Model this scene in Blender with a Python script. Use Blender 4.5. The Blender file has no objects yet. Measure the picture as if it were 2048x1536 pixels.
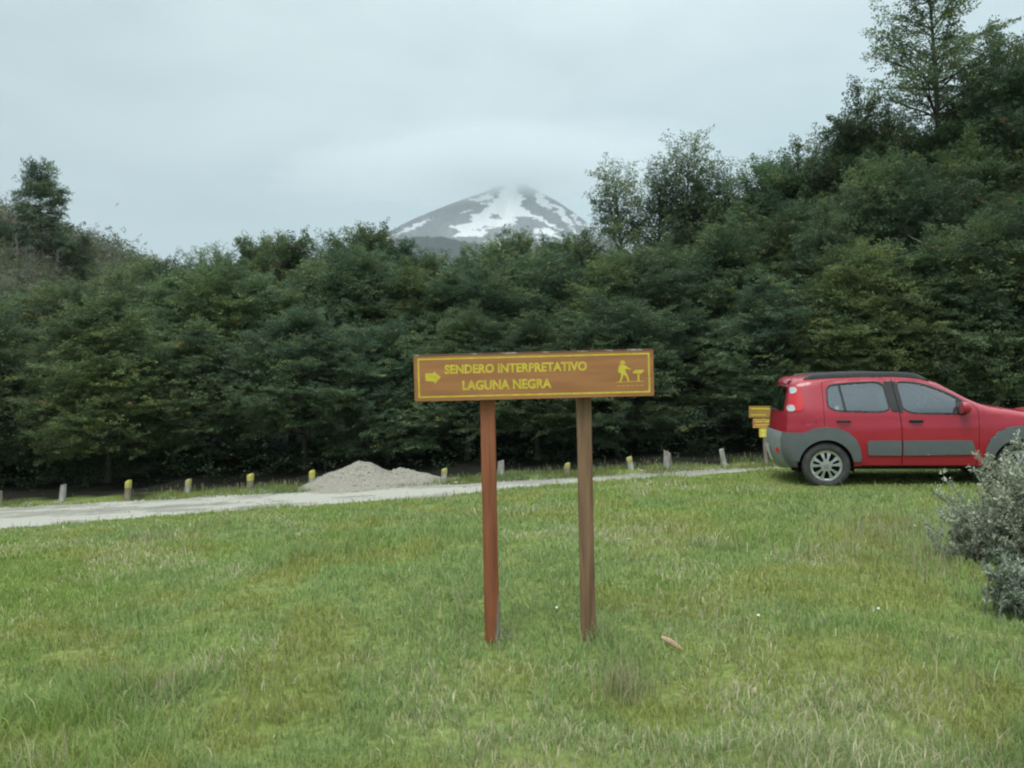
import bpy, bmesh, math, random
import numpy as np
from mathutils import Vector, Matrix
from mathutils.geometry import delaunay_2d_cdt
R = math.radians
rng = np.random.default_rng(7)
random.seed(7)
scene = bpy.context.scene
COL = scene.collection

# ------------------------------------------------------------------ camera
FPX = 1707.0                       # focal length in photo pixels (2048 wide)
EYE = Vector((0, 0, 1.48))
PITCH, ROLL = R(0.9), R(1.4)
_f = Vector((0, math.cos(PITCH), -math.sin(PITCH)))
_u0 = Vector((0, math.sin(PITCH), math.cos(PITCH)))
_r0 = Vector((1, 0, 0))
_r = _r0*math.cos(ROLL) - _u0*math.sin(ROLL)
_u = _u0*math.cos(ROLL) + _r0*math.sin(ROLL)
cam = bpy.data.cameras.new('camera'); cam_ob = bpy.data.objects.new('camera', cam); COL.objects.link(cam_ob)
cam.sensor_width = 36; cam.lens = FPX/2048*36; cam.clip_end = 20000; cam.clip_start = .05
cam_ob.matrix_world = Matrix(((_r.x, _u.x, -_f.x, EYE.x), (_r.y, _u.y, -_f.y, EYE.y), (_r.z, _u.z, -_f.z, EYE.z), (0, 0, 0, 1)))
cam.dof.use_dof = True; cam.dof.focus_distance = 6.0; cam.dof.aperture_fstop = 5.6
scene.camera = cam_ob

def P(px, py, d):
    """photo pixel + depth along +Y -> world point (used once, to measure where things stand)"""
    v = _f + _r*((px-1024)/FPX) + _u*((768-py)/FPX)
    return EYE + v*(d/v.y)

# ------------------------------------------------------------------ helpers
def tag(o, label=None, cat=None, group=None, kind=None):
    if label: o['label'] = label
    if cat: o['category'] = cat
    if group: o['group'] = group
    if kind: o['kind'] = kind
    return o

def link(name, me, parent=None, mat=None):
    o = bpy.data.objects.new(name, me); COL.objects.link(o)
    if mat is not None and me is not None and len(me.materials) == 0: me.materials.append(mat)
    if parent is not None: o.parent = parent
    return o

def empty(name, loc, rz=0):
    o = bpy.data.objects.new(name, None); COL.objects.link(o)
    o.location = loc; o.rotation_euler = (0, 0, rz); o.empty_display_size = .2
    return o

def copy_tree(o, parent=None):
    c = o.copy(); COL.objects.link(c)
    if parent is not None: c.parent = parent
    for ch in list(o.children): copy_tree(ch, c)
    return c

def np_mesh(name, V, F, smooth=False):
    """V (n,3), F list of (m,k) int arrays"""
    me = bpy.data.meshes.new(name)
    V = np.asarray(V, dtype=np.float32)
    me.vertices.add(len(V)); me.vertices.foreach_set('co', V.ravel())
    idx, start, tot, s = [], [], [], 0
    for f in F:
        f = np.asarray(f, dtype=np.int32)
        if len(f) == 0: continue
        k = f.shape[1]
        idx.append(f.ravel()); start.append(s+np.arange(len(f))*k); tot.append(np.full(len(f), k)); s += f.size
    idx = np.concatenate(idx).astype(np.int32); start = np.concatenate(start).astype(np.int32); tot = np.concatenate(tot).astype(np.int32)
    me.loops.add(len(idx)); me.loops.foreach_set('vertex_index', idx)
    me.polygons.add(len(start)); me.polygons.foreach_set('loop_start', start)
    me.polygons.foreach_set('loop_total', tot)
    if smooth: me.polygons.foreach_set('use_smooth', np.ones(len(start), dtype=bool))
    me.update(calc_edges=True); me.validate()
    return me

def face_col(me, C, dom='FACE', name='col'):
    a = me.color_attributes.new(name, 'FLOAT_COLOR', dom) if dom != 'FACE' else me.attributes.new(name, 'FLOAT_COLOR', 'FACE')
    C4 = np.ones((len(C), 4), dtype=np.float32); C4[:, :3] = C
    a.data.foreach_set('color', C4.ravel())

class MB:
    """collects geometry for ONE mesh"""
    def __init__(s): s.v = []; s.f = []
    def add(s, vs, fs):
        b = len(s.v); s.v += [tuple(v) for v in vs]; s.f += [tuple(i+b for i in f) for f in fs]; return s
    def box(s, c, d, rot=None):
        hx, hy, hz = d[0]/2, d[1]/2, d[2]/2
        vs = [Vector((x, y, z)) for x in (-hx, hx) for y in (-hy, hy) for z in (-hz, hz)]
        if rot is not None: vs = [rot @ v for v in vs]
        vs = [v+Vector(c) for v in vs]
        return s.add(vs, [(0, 1, 3, 2), (4, 6, 7, 5), (0, 4, 5, 1), (2, 3, 7, 6), (0, 2, 6, 4), (1, 5, 7, 3)])
    def tube(s, pts, rad, n=8, cap=True):
        pts = [Vector(p) for p in pts]; rings = []
        for i, p in enumerate(pts):
            t = (pts[min(i+1, len(pts)-1)]-pts[max(i-1, 0)]).normalized()
            a = t.orthogonal().normalized() if i == 0 else (s._a - t*s._a.dot(t)).normalized()
            s._a = a; b = t.cross(a)
            r = rad[i] if hasattr(rad, '__len__') else rad
            rings.append([p+(a*math.cos(2*math.pi*k/n)+b*math.sin(2*math.pi*k/n))*r for k in range(n)])
        vs = [v for q in rings for v in q]; fs = []
        for i in range(len(pts)-1):
            for k in range(n): fs.append((i*n+k, i*n+(k+1) % n, (i+1)*n+(k+1) % n, (i+1)*n+k))
        if cap: fs += [tuple(range(n))[::-1], tuple((len(pts)-1)*n+k for k in range(n))]
        return s.add(vs, fs)
    def lathe(s, prof, n=48, axis='y', c=(0, 0, 0)):
        vs = []
        for (r, h) in prof:
            for k in range(n):
                a = 2*math.pi*k/n
                vs.append((c[0]+r*math.cos(a), c[1]+h, c[2]+r*math.sin(a)) if axis == 'y' else (c[0]+r*math.cos(a), c[1]+r*math.sin(a), c[2]+h))
        m = len(prof); fs = []
        for i in range(m-1):
            for k in range(n): fs.append((i*n+k, i*n+(k+1) % n, (i+1)*n+(k+1) % n, (i+1)*n+k))
        return s.add(vs, fs)
    def build(s, name, mat, parent=None, smooth=False, bevel=0, angle=35):
        me = bpy.data.meshes.new(name); me.from_pydata(s.v, [], s.f)
        bm = bmesh.new(); bm.from_mesh(me)
        bmesh.ops.remove_doubles(bm, verts=bm.verts, dist=1e-5)
        bmesh.ops.recalc_face_normals(bm, faces=bm.faces)
        if bevel: bmesh.ops.bevel(bm, geom=list(bm.edges)+list(bm.verts), offset=bevel, segments=2, profile=.5, affect='EDGES', clamp_overlap=True)
        if smooth:
            for f in bm.faces: f.smooth = True
            ca = math.cos(R(angle))
            for e in bm.edges:
                if len(e.link_faces) == 2 and e.link_faces[0].normal.dot(e.link_faces[1].normal) < ca: e.smooth = False
        bm.to_mesh(me); bm.free(); me.update()
        return link(name, me, parent, mat)

def vnoise(x, y, seed=0):
    xi = np.floor(x).astype(np.int64); yi = np.floor(y).astype(np.int64); fx = x-xi; fy = y-yi
    fx = fx*fx*(3-2*fx); fy = fy*fy*(3-2*fy)
    def h(a, b):
        n = (a*374761393+b*668265263+seed*974711) & 0xffffffff
        n = ((n ^ (n >> 13))*1274126177) & 0xffffffff
        return ((n ^ (n >> 16)) & 0xffff)/65535.0
    return (h(xi, yi)*(1-fx)+h(xi+1, yi)*fx)*(1-fy)+(h(xi, yi+1)*(1-fx)+h(xi+1, yi+1)*fx)*fy
def fbm(x, y, seed=0, o=4):
    s = 0; a = .5
    for i in range(o): s = s+a*vnoise(x*2**i, y*2**i, seed+i*17); a *= .5
    return s/(1-.5**o)
def sstep(a, b, x):
    t = np.clip((x-a)/(b-a), 0, 1); return t*t*(3-2*t)

# ------------------------------------------------------------------ materials
def new_mat(name):
    m = bpy.data.materials.new(name); m.use_nodes = True
    nt = m.node_tree; b = nt.nodes['Principled BSDF']; return m, nt, b
def N(nt, t, **kw):
    n = nt.nodes.new(t)
    for k, v in kw.items(): setattr(n, k, v)
    return n
def noise(nt, scale, detail=4, coord='Object', rough=.55, vec=None, dist=0):
    n = N(nt, 'ShaderNodeTexNoise'); n.inputs['Scale'].default_value = scale; n.inputs['Detail'].default_value = detail
    n.inputs['Roughness'].default_value = rough; n.inputs['Distortion'].default_value = dist
    if vec is None:
        tc = N(nt, 'ShaderNodeTexCoord'); vec = tc.outputs[coord]
    nt.links.new(vec, n.inputs['Vector']); return n
def ramp(nt, src, stops):
    r = N(nt, 'ShaderNodeValToRGB'); e = r.color_ramp.elements
    while len(e) < len(stops): e.new(.5)
    for i, (p, c) in enumerate(stops):
        e[i].position = p; e[i].color = (*c, 1) if len(c) == 3 else c
    nt.links.new(src, r.inputs['Fac']); return r
def bump(nt, b, src, strength=.3, dist=.01):
    n = N(nt, 'ShaderNodeBump'); n.inputs['Strength'].default_value = strength; n.inputs['Distance'].default_value = dist
    nt.links.new(src, n.inputs['Height']); nt.links.new(n.outputs['Normal'], b.inputs['Normal'])
def mottled(name, c1, c2, scale=8, rough=.8, spec=.3, coord='Object', detail=5, bstr=.25, bdist=.005, stops=(.35, .65), vscale=None):
    m, nt, b = new_mat(name)
    vec = None
    if vscale:
        tc = N(nt, 'ShaderNodeTexCoord'); mp = N(nt, 'ShaderNodeMapping'); mp.inputs['Scale'].default_value = vscale
        nt.links.new(tc.outputs[coord], mp.inputs['Vector']); vec = mp.outputs['Vector']
    n = noise(nt, scale, detail, coord, vec=vec)
    r = ramp(nt, n.outputs['Fac'], [(stops[0], c1), (stops[1], c2)])
    nt.links.new(r.outputs['Color'], b.inputs['Base Color'])
    b.inputs['Roughness'].default_value = rough; b.inputs['Specular IOR Level'].default_value = spec
    if bstr: bump(nt, b, n.outputs['Fac'], bstr, bdist)
    return m

def leaf_mat(name, trans=.3, rough=.55, hue_rand=True):
    m, nt, b = new_mat(name)
    at = N(nt, 'ShaderNodeAttribute', attribute_name='col')
    src = at.outputs['Color']
    if hue_rand:
        oi = N(nt, 'ShaderNodeObjectInfo')
        mx = N(nt, 'ShaderNodeMix', data_type='RGBA', blend_type='MULTIPLY'); mx.inputs[0].default_value = 1
        nt.links.new(src, mx.inputs[6]); nt.links.new(oi.outputs['Color'], mx.inputs[7]); src = mx.outputs[2]
    nt.links.new(src, b.inputs['Base Color']); b.inputs['Roughness'].default_value = rough
    b.inputs['Specular IOR Level'].default_value = .25
    tr = N(nt, 'ShaderNodeBsdfTranslucent'); nt.links.new(src, tr.inputs['Color'])
    ms = N(nt, 'ShaderNodeMixShader'); ms.inputs['Fac'].default_value = trans
    nt.links.new(b.outputs[0], ms.inputs[1]); nt.links.new(tr.outputs[0], ms.inputs[2])
    nt.links.new(ms.outputs[0], nt.nodes['Material Output'].inputs['Surface'])
    return m

M = {}
M['leaf'] = leaf_mat('beech_leaf', .36)
M['grass'] = leaf_mat('grass_blade', .3, .6, False)
M['shrub_leaf'] = leaf_mat('grey_shrub_leaf', .15, .7, False)
M['bark'] = mottled('beech_bark', (.03, .027, .022), (.085, .078, .066), 14, .9, .2, vscale=(1, 1, .25), bstr=.5, bdist=.02)
M['pale_bark'] = mottled('dead_wood', (.16, .15, .135), (.34, .32, .29), 10, .9, .2, vscale=(1, 1, .3))
M['grey_bark'] = mottled('grey_branch', (.075, .07, .062), (.17, .16, .14), 10, .9, .2, vscale=(1, 1, .3))
M['gravel_pile'] = mottled('gravel_heap', (.185, .175, .14), (.30, .288, .24), 22, .95, .2, bstr=.6, bdist=.03)
M['stone'] = mottled('stone', (.26, .25, .22), (.44, .425, .38), 9, .9, .3)

# ------------------------------------------------------------------ terrain
CARX, CARY = 5.3, 12.0
def road_h(x): return -1.05+.0285*np.clip(x, -20, 14)
def G(x, y, detail=True):
    x = np.asarray(x, dtype=float); y = np.asarray(y, dtype=float)
    ze = -.70+.056*np.clip(x, -13, 9)
    p = np.clip(2+.1*x, 1.3, 2.6)
    t = np.clip((y-4)/11.5, 0, 1)
    z = ze*t**p
    w = sstep(2.7, 3.7, x)*(1-sstep(8.3, 11, x))*sstep(9.0, 10.6, y)*(1-sstep(12.85, 13.7, y))
    z = z*(1-w)+(-.15)*w
    bank = sstep(15.4, 16.5, y)
    z = z*(1-bank)+road_h(x)*bank
    if detail:
        k = 1-sstep(15.3, 16.2, y)
        kc = (1-.85*w)*(1-.9*np.exp(-((x-.15)/.7)**2-((y-4.7)/.6)**2))
        z = z-.025*np.exp(-((x-.15)/.8)**2-((y-4.7)/.7)**2)
        z = z+kc*k*((fbm(x*.55, y*.55, 3, 3)-.5)*.12+(fbm(x*2.2, y*2.2, 5, 3)-.5)*.085)
        v = sstep(19.35, 20.0, y)*(1-sstep(60, 90, y))
        z = z+v*((fbm(x*.8+9, y*.8, 8, 3)-.42)*.30)
    z = z+np.clip(y-21, 0, 400)*.02
    return z
def g(x, y): return float(G(np.array([x]), np.array([y]))[0])

def axis(lo, hi, fine_lo, fine_hi, step):
    a = np.arange(fine_lo, fine_hi+1e-6, step)
    left = fine_lo-np.geomspace(step*1.5, fine_lo-lo, 26) if fine_lo > lo else np.array([])
    right = fine_hi+np.geomspace(step*1.5, hi-fine_hi, 26)
    return np.unique(np.concatenate([left[::-1], a, right]))
def grid_mesh(name, X, Y, Z, smooth=True):
    ny, nx = X.shape
    V = np.stack([X, Y, Z], -1).reshape(-1, 3)
    i = np.arange(ny*nx).reshape(ny, nx)
    F = np.stack([i[:-1, :-1], i[:-1, 1:], i[1:, 1:], i[1:, :-1]], -1).reshape(-1, 4)
    return np_mesh(name, V, [F], smooth)

xs = axis(-2600, 2600, -16, 14, .10); ys = axis(-150, 5200, 1.0, 23, .10)
X, Y = np.meshgrid(xs, ys); Z = G(X, Y)
m, nt, b = new_mat('ground_soil')
geo = N(nt, 'ShaderNodeNewGeometry'); sep = N(nt, 'ShaderNodeSeparateXYZ'); nt.links.new(geo.outputs['Position'], sep.inputs[0])
n1 = noise(nt, 1.1, 5, 'Object'); n2 = noise(nt, 22, 5, 'Object')
r1 = ramp(nt, n1.outputs['Fac'], [(.34, (.135, .185, .046)), (.52, (.165, .205, .06)), (.68, (.155, .205, .07))])
r2 = ramp(nt, n2.outputs['Fac'], [(.3, (.55, .55, .5)), (.7, (1.2, 1.2, 1.2))])
mx = N(nt, 'ShaderNodeMix', data_type='RGBA', blend_type='MULTIPLY'); mx.inputs[0].default_value = 1
nt.links.new(r1.outputs[0], mx.inputs[6]); nt.links.new(r2.outputs[0], mx.inputs[7])
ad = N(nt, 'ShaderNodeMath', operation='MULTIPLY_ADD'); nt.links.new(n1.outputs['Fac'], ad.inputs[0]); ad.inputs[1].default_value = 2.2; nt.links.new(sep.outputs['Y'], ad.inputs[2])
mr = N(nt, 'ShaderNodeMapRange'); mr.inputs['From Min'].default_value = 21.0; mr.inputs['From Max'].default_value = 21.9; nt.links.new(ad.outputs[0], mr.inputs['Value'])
mx2 = N(nt, 'ShaderNodeMix', data_type='RGBA'); nt.links.new(mr.outputs[0], mx2.inputs[0]); nt.links.new(mx.outputs[2], mx2.inputs[6]); mx2.inputs[7].default_value = (.013, .013, .009, 1)  # leaf litter behind the bollards, blackened to paint in the forest's shade
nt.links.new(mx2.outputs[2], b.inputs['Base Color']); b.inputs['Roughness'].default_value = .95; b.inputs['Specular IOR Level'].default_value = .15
bump(nt, b, n2.outputs['Fac'], .6, .03)
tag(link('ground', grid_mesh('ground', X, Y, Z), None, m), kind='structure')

# gravel road: a sheet lying on the ground
u = np.linspace(-60, 45, 1051)
near = 15.92+np.where(u < -5, -.55, 0)*np.clip((-5-u)/4, 0, 1)+.25*(fbm(u*.7, u*0+3, 21, 4)-.5)*2
far = 19.45+.22*(fbm(u*.9, u*0+7, 22, 4)-.5)*2
vv = np.linspace(0, 1, 41)
X = np.repeat(u[None], 41, 0); Y = near[None]*(1-vv[:, None])+far[None]*vv[:, None]
Z = G(X, Y)+.016+(fbm(X*.9, Y*1.6, 31, 3)-.5)*.05*np.sin(vv[:, None]*np.pi)
m, nt, b = new_mat('road_gravel')
n1 = noise(nt, .9, 4); n2 = noise(nt, 45, 6, rough=.7)
tcr = N(nt, 'ShaderNodeTexCoord'); mpr = N(nt, 'ShaderNodeMapping'); mpr.inputs['Scale'].default_value = (.12, 1.9, 1); nt.links.new(tcr.outputs['Object'], mpr.inputs['Vector'])
n3 = noise(nt, 1.0, 5, vec=mpr.outputs[0]); av = N(nt, 'ShaderNodeMath', operation='MULTIPLY_ADD'); nt.links.new(n3.outputs['Fac'], av.inputs[0]); av.inputs[1].default_value = .9; nt.links.new(n1.outputs['Fac'], av.inputs[2])
r1 = ramp(nt, av.outputs[0], [(.70, (.215, .215, .185)), (.95, (.30, .298, .26)), (1.2, (.40, .395, .35))])
r2 = ramp(nt, n2.outputs['Fac'], [(.3, (.72, .72, .70)), (.72, (1.18, 1.18, 1.16))])
mx = N(nt, 'ShaderNodeMix', data_type='RGBA', blend_type='MULTIPLY'); mx.inputs[0].default_value = 1
nt.links.new(r1.outputs[0], mx.inputs[6]); nt.links.new(r2.outputs[0], mx.inputs[7]); nt.links.new(mx.outputs[2], b.inputs['Base Color'])
b.inputs['Roughness'].default_value = .95; b.inputs['Specular IOR Level'].default_value = .2; bump(nt, b, n2.outputs['Fac'], .8, .02)
tag(link('road', grid_mesh('road', X, Y, Z), None, m), kind='structure')

# ------------------------------------------------------------------ gravel heap
pc = P(735, 960, 20.2)
gx = np.linspace(-1.9, 2.2, 150); gy = np.linspace(-1.25, 1.3, 90)
X, Y = np.meshgrid(gx, gy)
def cone(cx, cy, h, rx, ry):
    return h*np.clip(1.06-np.sqrt(((X-cx)/rx)**2+((Y-cy)/ry)**2+.012), -1, 1)
H0 = np.maximum.reduce([cone(0, .0, .55, 1.75, 1.25)*(1-.42*sstep(.05, .75, X)), cone(.80, -.05, .43, 1.15, 1.0), cone(-.45, -.1, .40, 1.25, 1.0), cone(1.4, -.1, .17, 1.0, .7)])
H0 = H0+(fbm(X*2.2, Y*2.2, 41, 4)-.5)*.13+(fbm(X*9, Y*9, 44, 3)-.5)*.05-.03
Zg = G(pc.x+X, pc.y+Y)
me = grid_mesh('gravel_pile', X, Y, np.maximum(H0, -.12)+Zg-g(pc.x, pc.y))
o = link('gravel_pile', me, None, M['gravel_pile']); o.location = (pc.x, pc.y, g(pc.x, pc.y))
tag(o, 'heap of pale grey gravel dumped beside the road among the bollards', 'gravel pile')

# loose stones strewn along the road and over the heap (uncountable)
n = 5200
sx_ = rng.uniform(-15, 7, n); e_ = rng.random(n)
sy_ = np.where(e_ < .35, 15.95+np.abs(rng.normal(0, .25, n)), np.where(e_ < .75, rng.uniform(16, 19.4, n), 19.5+rng.normal(0, .2, n)))
sz0 = G(sx_, sy_)+.012
nh = 450; hx = rng.normal(.25, .85, nh); hy = rng.normal(-.25, .5, nh); ok = (np.abs(hx) < 1.8) & (np.abs(hy) < 1.1); hx, hy = hx[ok], hy[ok]
hz = np.maximum(H0, -.12)[np.clip(np.searchsorted(gy, hy), 0, 89), np.clip(np.searchsorted(gx, hx), 0, 149)]
sx_ = np.concatenate([sx_, pc.x+hx]); sy_ = np.concatenate([sy_, pc.y+hy]); sz0 = np.concatenate([sz0, G(pc.x+hx, pc.y+hy)+hz])
n = len(sx_); r_s = .010+.030*rng.random(n)**3
O_ = np.array([[1, 0, 0], [-1, 0, 0], [0, 1, 0], [0, -1, 0], [0, 0, .7], [0, 0, -.7]])[None]*r_s[:, None, None]*rng.uniform(.6, 1.4, (n, 6, 1))
ca_ = rng.uniform(0, 6.28, n); O_ = np.stack([O_[..., 0]*np.cos(ca_)[:, None]-O_[..., 1]*np.sin(ca_)[:, None], O_[..., 0]*np.sin(ca_)[:, None]+O_[..., 1]*np.cos(ca_)[:, None], O_[..., 2]], -1)
V = (np.stack([sx_, sy_, sz0], -1)[:, None]+O_).reshape(-1, 3); i = np.arange(n)[:, None]*6
me = np_mesh('gravel_stones', V, [np.concatenate([i+np.array([t]) for t in ((0, 2, 4), (2, 1, 4), (1, 3, 4), (3, 0, 4), (2, 0, 5), (1, 2, 5), (3, 1, 5), (0, 3, 5))])])
tag(link('gravel_stones', me, None, M['stone']), kind='stuff', label='loose grey stones strewn over the gravel road and heap')

# ------------------------------------------------------------------ grass (uncountable)
def blades(name, x, y, z, L, W, lean_az, lean, C):
    n = len(x)
    az = rng.uniform(0, 2*np.pi, n)
    dx, dy = np.cos(az)*W/2, np.sin(az)*W/2
    lx, ly = np.cos(lean_az)*lean*L, np.sin(lean_az)*lean*L
    hz = np.sqrt(np.clip(1-lean**2, .05, 1))*L
    V = np.empty((n, 5, 3), dtype=np.float32)
    V[:, 0] = np.stack([x-dx, y-dy, z-.01], -1); V[:, 1] = np.stack([x+dx, y+dy, z-.01], -1)
    mx_, my_, mz_ = x+lx*.3, y+ly*.3, z+hz*.6
    V[:, 2] = np.stack([mx_+dx*.8, my_+dy*.8, mz_], -1); V[:, 3] = np.stack([mx_-dx*.8, my_-dy*.8, mz_], -1)
    V[:, 4] = np.stack([x+lx, y+ly, z+hz*.97], -1)
    i = np.arange(n)[:, None]*5
    me = np_mesh(name, V.reshape(-1, 3), [i+np.array([[0, 1, 2, 3]]), i+np.array([[3, 2, 4]])])
    # polygon order: all quads then all tris
    face_col(me, np.concatenate([C, C]))
    return me
def lawn_cols(x, y, n):
    a = fbm(x*.5+3, y*.5, 51, 4); c = fbm(x*1.7, y*1.7+5, 53, 4); d = fbm(x*.9+11, y*.9, 57, 4)
    green = np.array([.225, .318, .080]); blue = np.array([.235, .325, .120]); olive = np.array([.285, .315, .092]); dry = np.array([.52, .485, .32])
    w1 = sstep(.42, .62, a)[:, None]; w2 = sstep(.50, .66, c)[:, None]
    # a faint worn track from right of the sign to the lower right
    tx = .95+.10*np.sin(y*1.3)+(6.2-y)*.16; track = np.exp(-((x-tx-(y-5)*.12)/.28)**2)*sstep(2.2, 3.2, y)*(1-sstep(6.5, 8.5, y))
    w3 = np.clip(sstep(.53, .68, d)*.85+track*.55, 0, 1)[:, None]
    C = green*(1-w1)+blue*w1
    C = C*(1-w2)+olive*w2
    rnd = rng.random(n)
    isdry = (rnd < .035+.42*w3[:, 0])[:, None]
    C = np.where(isdry, dry*(rng.uniform(.65, 1.15, n)[:, None]), C)
    return C*rng.uniform(.84, 1.18, n)[:, None]*(.86+.30*fbm(x*2.3+7, y*2.3, 59, 3))[:, None]
NB = 410000
d = np.exp(rng.uniform(math.log(2.2), math.log(16.2), NB))
x = rng.uniform(-1, 1, NB)*(.73*d+1.6); y = d
keep = fbm(x*6, y*6, 61, 2) > rng.uniform(.12, .55, NB)
keep &= y < np.interp(x, u, near)+.03
x, y, d = x[keep], y[keep], d[keep]
tuft = sstep(.47, .68, fbm(x*1.1+2, y*1.1, 63, 3))*sstep(.36, .58, fbm(x*4, y*4, 64, 2))
under = (x > 4.0-.7) & (x < 7.6) & (y > 11.1) & (y < 13.1)
n = len(x)
L = (.026+.042*rng.random(n)+.13*tuft*rng.random(n)**1.4)*(1+.02*d); L[under] *= .45
L *= 1-.35*sstep(9, 14, y)
W = .0048*(d/4)**.85*rng.uniform(.7, 1.4, n)
me = blades('grass', x, y, G(x, y), L, W, rng.uniform(0, 2*np.pi, n), rng.uniform(.25, .93, n), lawn_cols(x, y, n))
tag(link('grass', me, None, M['grass']), kind='stuff', label='short mown looking green lawn grass with olive and dry patches')
# long dry grass and seed stalks near the shrubs and along the crest
NS = 2600
xs_, ys_ = [], []
for (px, py, sx, sy, k) in [(1760, 1060, 70, 28, 420), (1850, 1130, 50, 30, 260), (1690, 1100, 60, 30, 160), (1230, 1385, 26, 18, 120), (1080, 1170, 90, 60, 70), (920, 1240, 20, 30, 40), (300, 1078, 30, 6, 90), (985, 1285, 22, 8, 40), (1178, 1284, 18, 7, 34), (1240, 1400, 40, 14, 120), (700, 1420, 300, 60, 160), (1650, 1330, 200, 80, 200), (220, 1390, 40, 18, 90), (1640, 1060, 120, 25, 120), (1900, 1380, 100, 50, 130), (1420, 1200, 400, 120, 150), (500, 1250, 400, 140, 150)]:
    for _ in range(k):
        qx, qy = random.gauss(px, sx), random.gauss(py, sy)
        hz_ = 741+(1024-qx)*.0244
        if qy < hz_+235: continue
        dd = 1.48*FPX/(qy-hz_)
        for _i in range(5):
            dd = (1.48-g((qx-1024)/FPX*dd, dd))*FPX/(qy-hz_)
        xs_.append((qx-1024)/FPX*dd); ys_.append(dd)
for _ in range(500):
    yy = random.uniform(13.5, 15.6); xs_.append(random.uniform(-12, 3)); ys_.append(yy)
x = np.array(xs_); y = np.array(ys_); n = len(x)
L = rng.uniform(.07, .20, n)*np.where(y > 13, .8, 1); W = .0042*(y/4)**.7*rng.uniform(.6, 1.2, n)
C = np.array([.42, .375, .23])*rng.uniform(.55, 1.15, n)[:, None]; C = np.where((rng.random(n) < .3)[:, None], C*np.array([.6, .8, .55]), C)
me = blades('dry_grass', x, y, G(x, y), L, W, rng.uniform(0, 2*np.pi, n), rng.uniform(.1, .6, n), C)
tag(link('dry_grass', me, None, M['grass']), kind='stuff', label='straw coloured dry grass stalks in scattered tufts on the lawn')
# verge grass under the bollards
n = 42000
x = rng.uniform(-20, 16, n); y = 19.25+rng.gamma(2.0, .34, n); kk = (fbm(x*1.1, y*.9, 71, 3) > .36+.25*rng.random(n)) & (rng.random(n) < np.interp(x, [-9, -6, -4], [.18, .45, 1])); x, y = x[kk], y[kk]; n = len(x)
C = lawn_cols(x, y, n)*.72
me = blades('verge_grass', x, y, G(x, y), rng.uniform(.05, .16, n), .014*rng.uniform(.7, 1.3, n), rng.uniform(0, 2*np.pi, n), rng.uniform(.1, .7, n), C)
tag(link('verge_grass', me, None, M['grass']), kind='stuff', label='rough grass on the far verge at the foot of the bollards')
# ------------------------------------------------------------------ trees
def leaves_from_sprays(pos, dr, nr, size, M_, C, ll=.075, lw=.042, fan=.34, jit=.85):
    """flat fans of leaf quads; returns V,F,colours"""
    n = len(pos)
    dr = dr/np.linalg.norm(dr, axis=1, keepdims=True)
    lat = np.cross(nr, dr); lat /= np.linalg.norm(lat, axis=1, keepdims=True)+1e-9
    nr = np.cross(dr, lat)
    a = rng.uniform(-.15, 1.0, (n, M_)); bq = rng.uniform(-1, 1, (n, M_))*(1.05-.6*np.clip(a, 0, 1))*.6
    h = rng.normal(0, .10, (n, M_))
    S = size[:, None, None]*fan
    cen = pos[:, None]+S*(a[..., None]*dr[:, None]+bq[..., None]*lat[:, None]+h[..., None]*nr[:, None])
    th = np.sign(bq)*rng.uniform(.3, 1.2, (n, M_))
    ld = np.cos(th)[..., None]*dr[:, None]+np.sin(th)[..., None]*lat[:, None]
    ln = nr[:, None]+rng.normal(0, jit, (n, M_, 3)); ln -= ld*np.sum(ln*ld, -1, keepdims=True); ln /= np.linalg.norm(ln, axis=-1, keepdims=True)+1e-9
    lt = np.cross(ln, ld)
    sc = rng.uniform(.7, 1.3, (n, M_, 1))
    l = ld*ll*sc/2; w = lt*lw*sc/2
    V = np.stack([cen-l, cen+w-l*.1, cen+l, cen-w-l*.1], 2).reshape(-1, 3)
    F = np.arange(n*M_*4).reshape(-1, 4)
    Cc = (C[:, None]*rng.uniform(.72, 1.3, (n, M_, 1))).reshape(-1, 3)
    return V, F, Cc

def tubes_np(segs, k=4):
    """segs: list of (p0,p1,r0,r1) -> V,F"""
    A = np.array([s[0] for s in segs]); B = np.array([s[1] for s in segs]); r0 = np.array([s[2] for s in segs]); r1 = np.array([s[3] for s in segs])
    t = B-A; t /= np.linalg.norm(t, axis=1, keepdims=True)+1e-9
    up = np.where(np.abs(t[:, 2:3]) > .9, np.array([[1., 0, 0]]), np.array([[0, 0, 1.]]))
    a = np.cross(t, up); a /= np.linalg.norm(a, axis=1, keepdims=True); b_ = np.cross(t, a)
    ang = np.arange(k)*2*np.pi/k
    ring = np.cos(ang)[None, :, None]*a[:, None]+np.sin(ang)[None, :, None]*b_[:, None]
    V = np.concatenate([A[:, None]+ring*r0[:, None, None], B[:, None]+ring*r1[:, None, None]], 1).reshape(-1, 3)
    i = np.arange(len(segs))[:, None]*2*k
    F = np.concatenate([i+np.array([[j, (j+1) % k, k+(j+1) % k, k+j]]) for j in range(k)])
    return V, F

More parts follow.
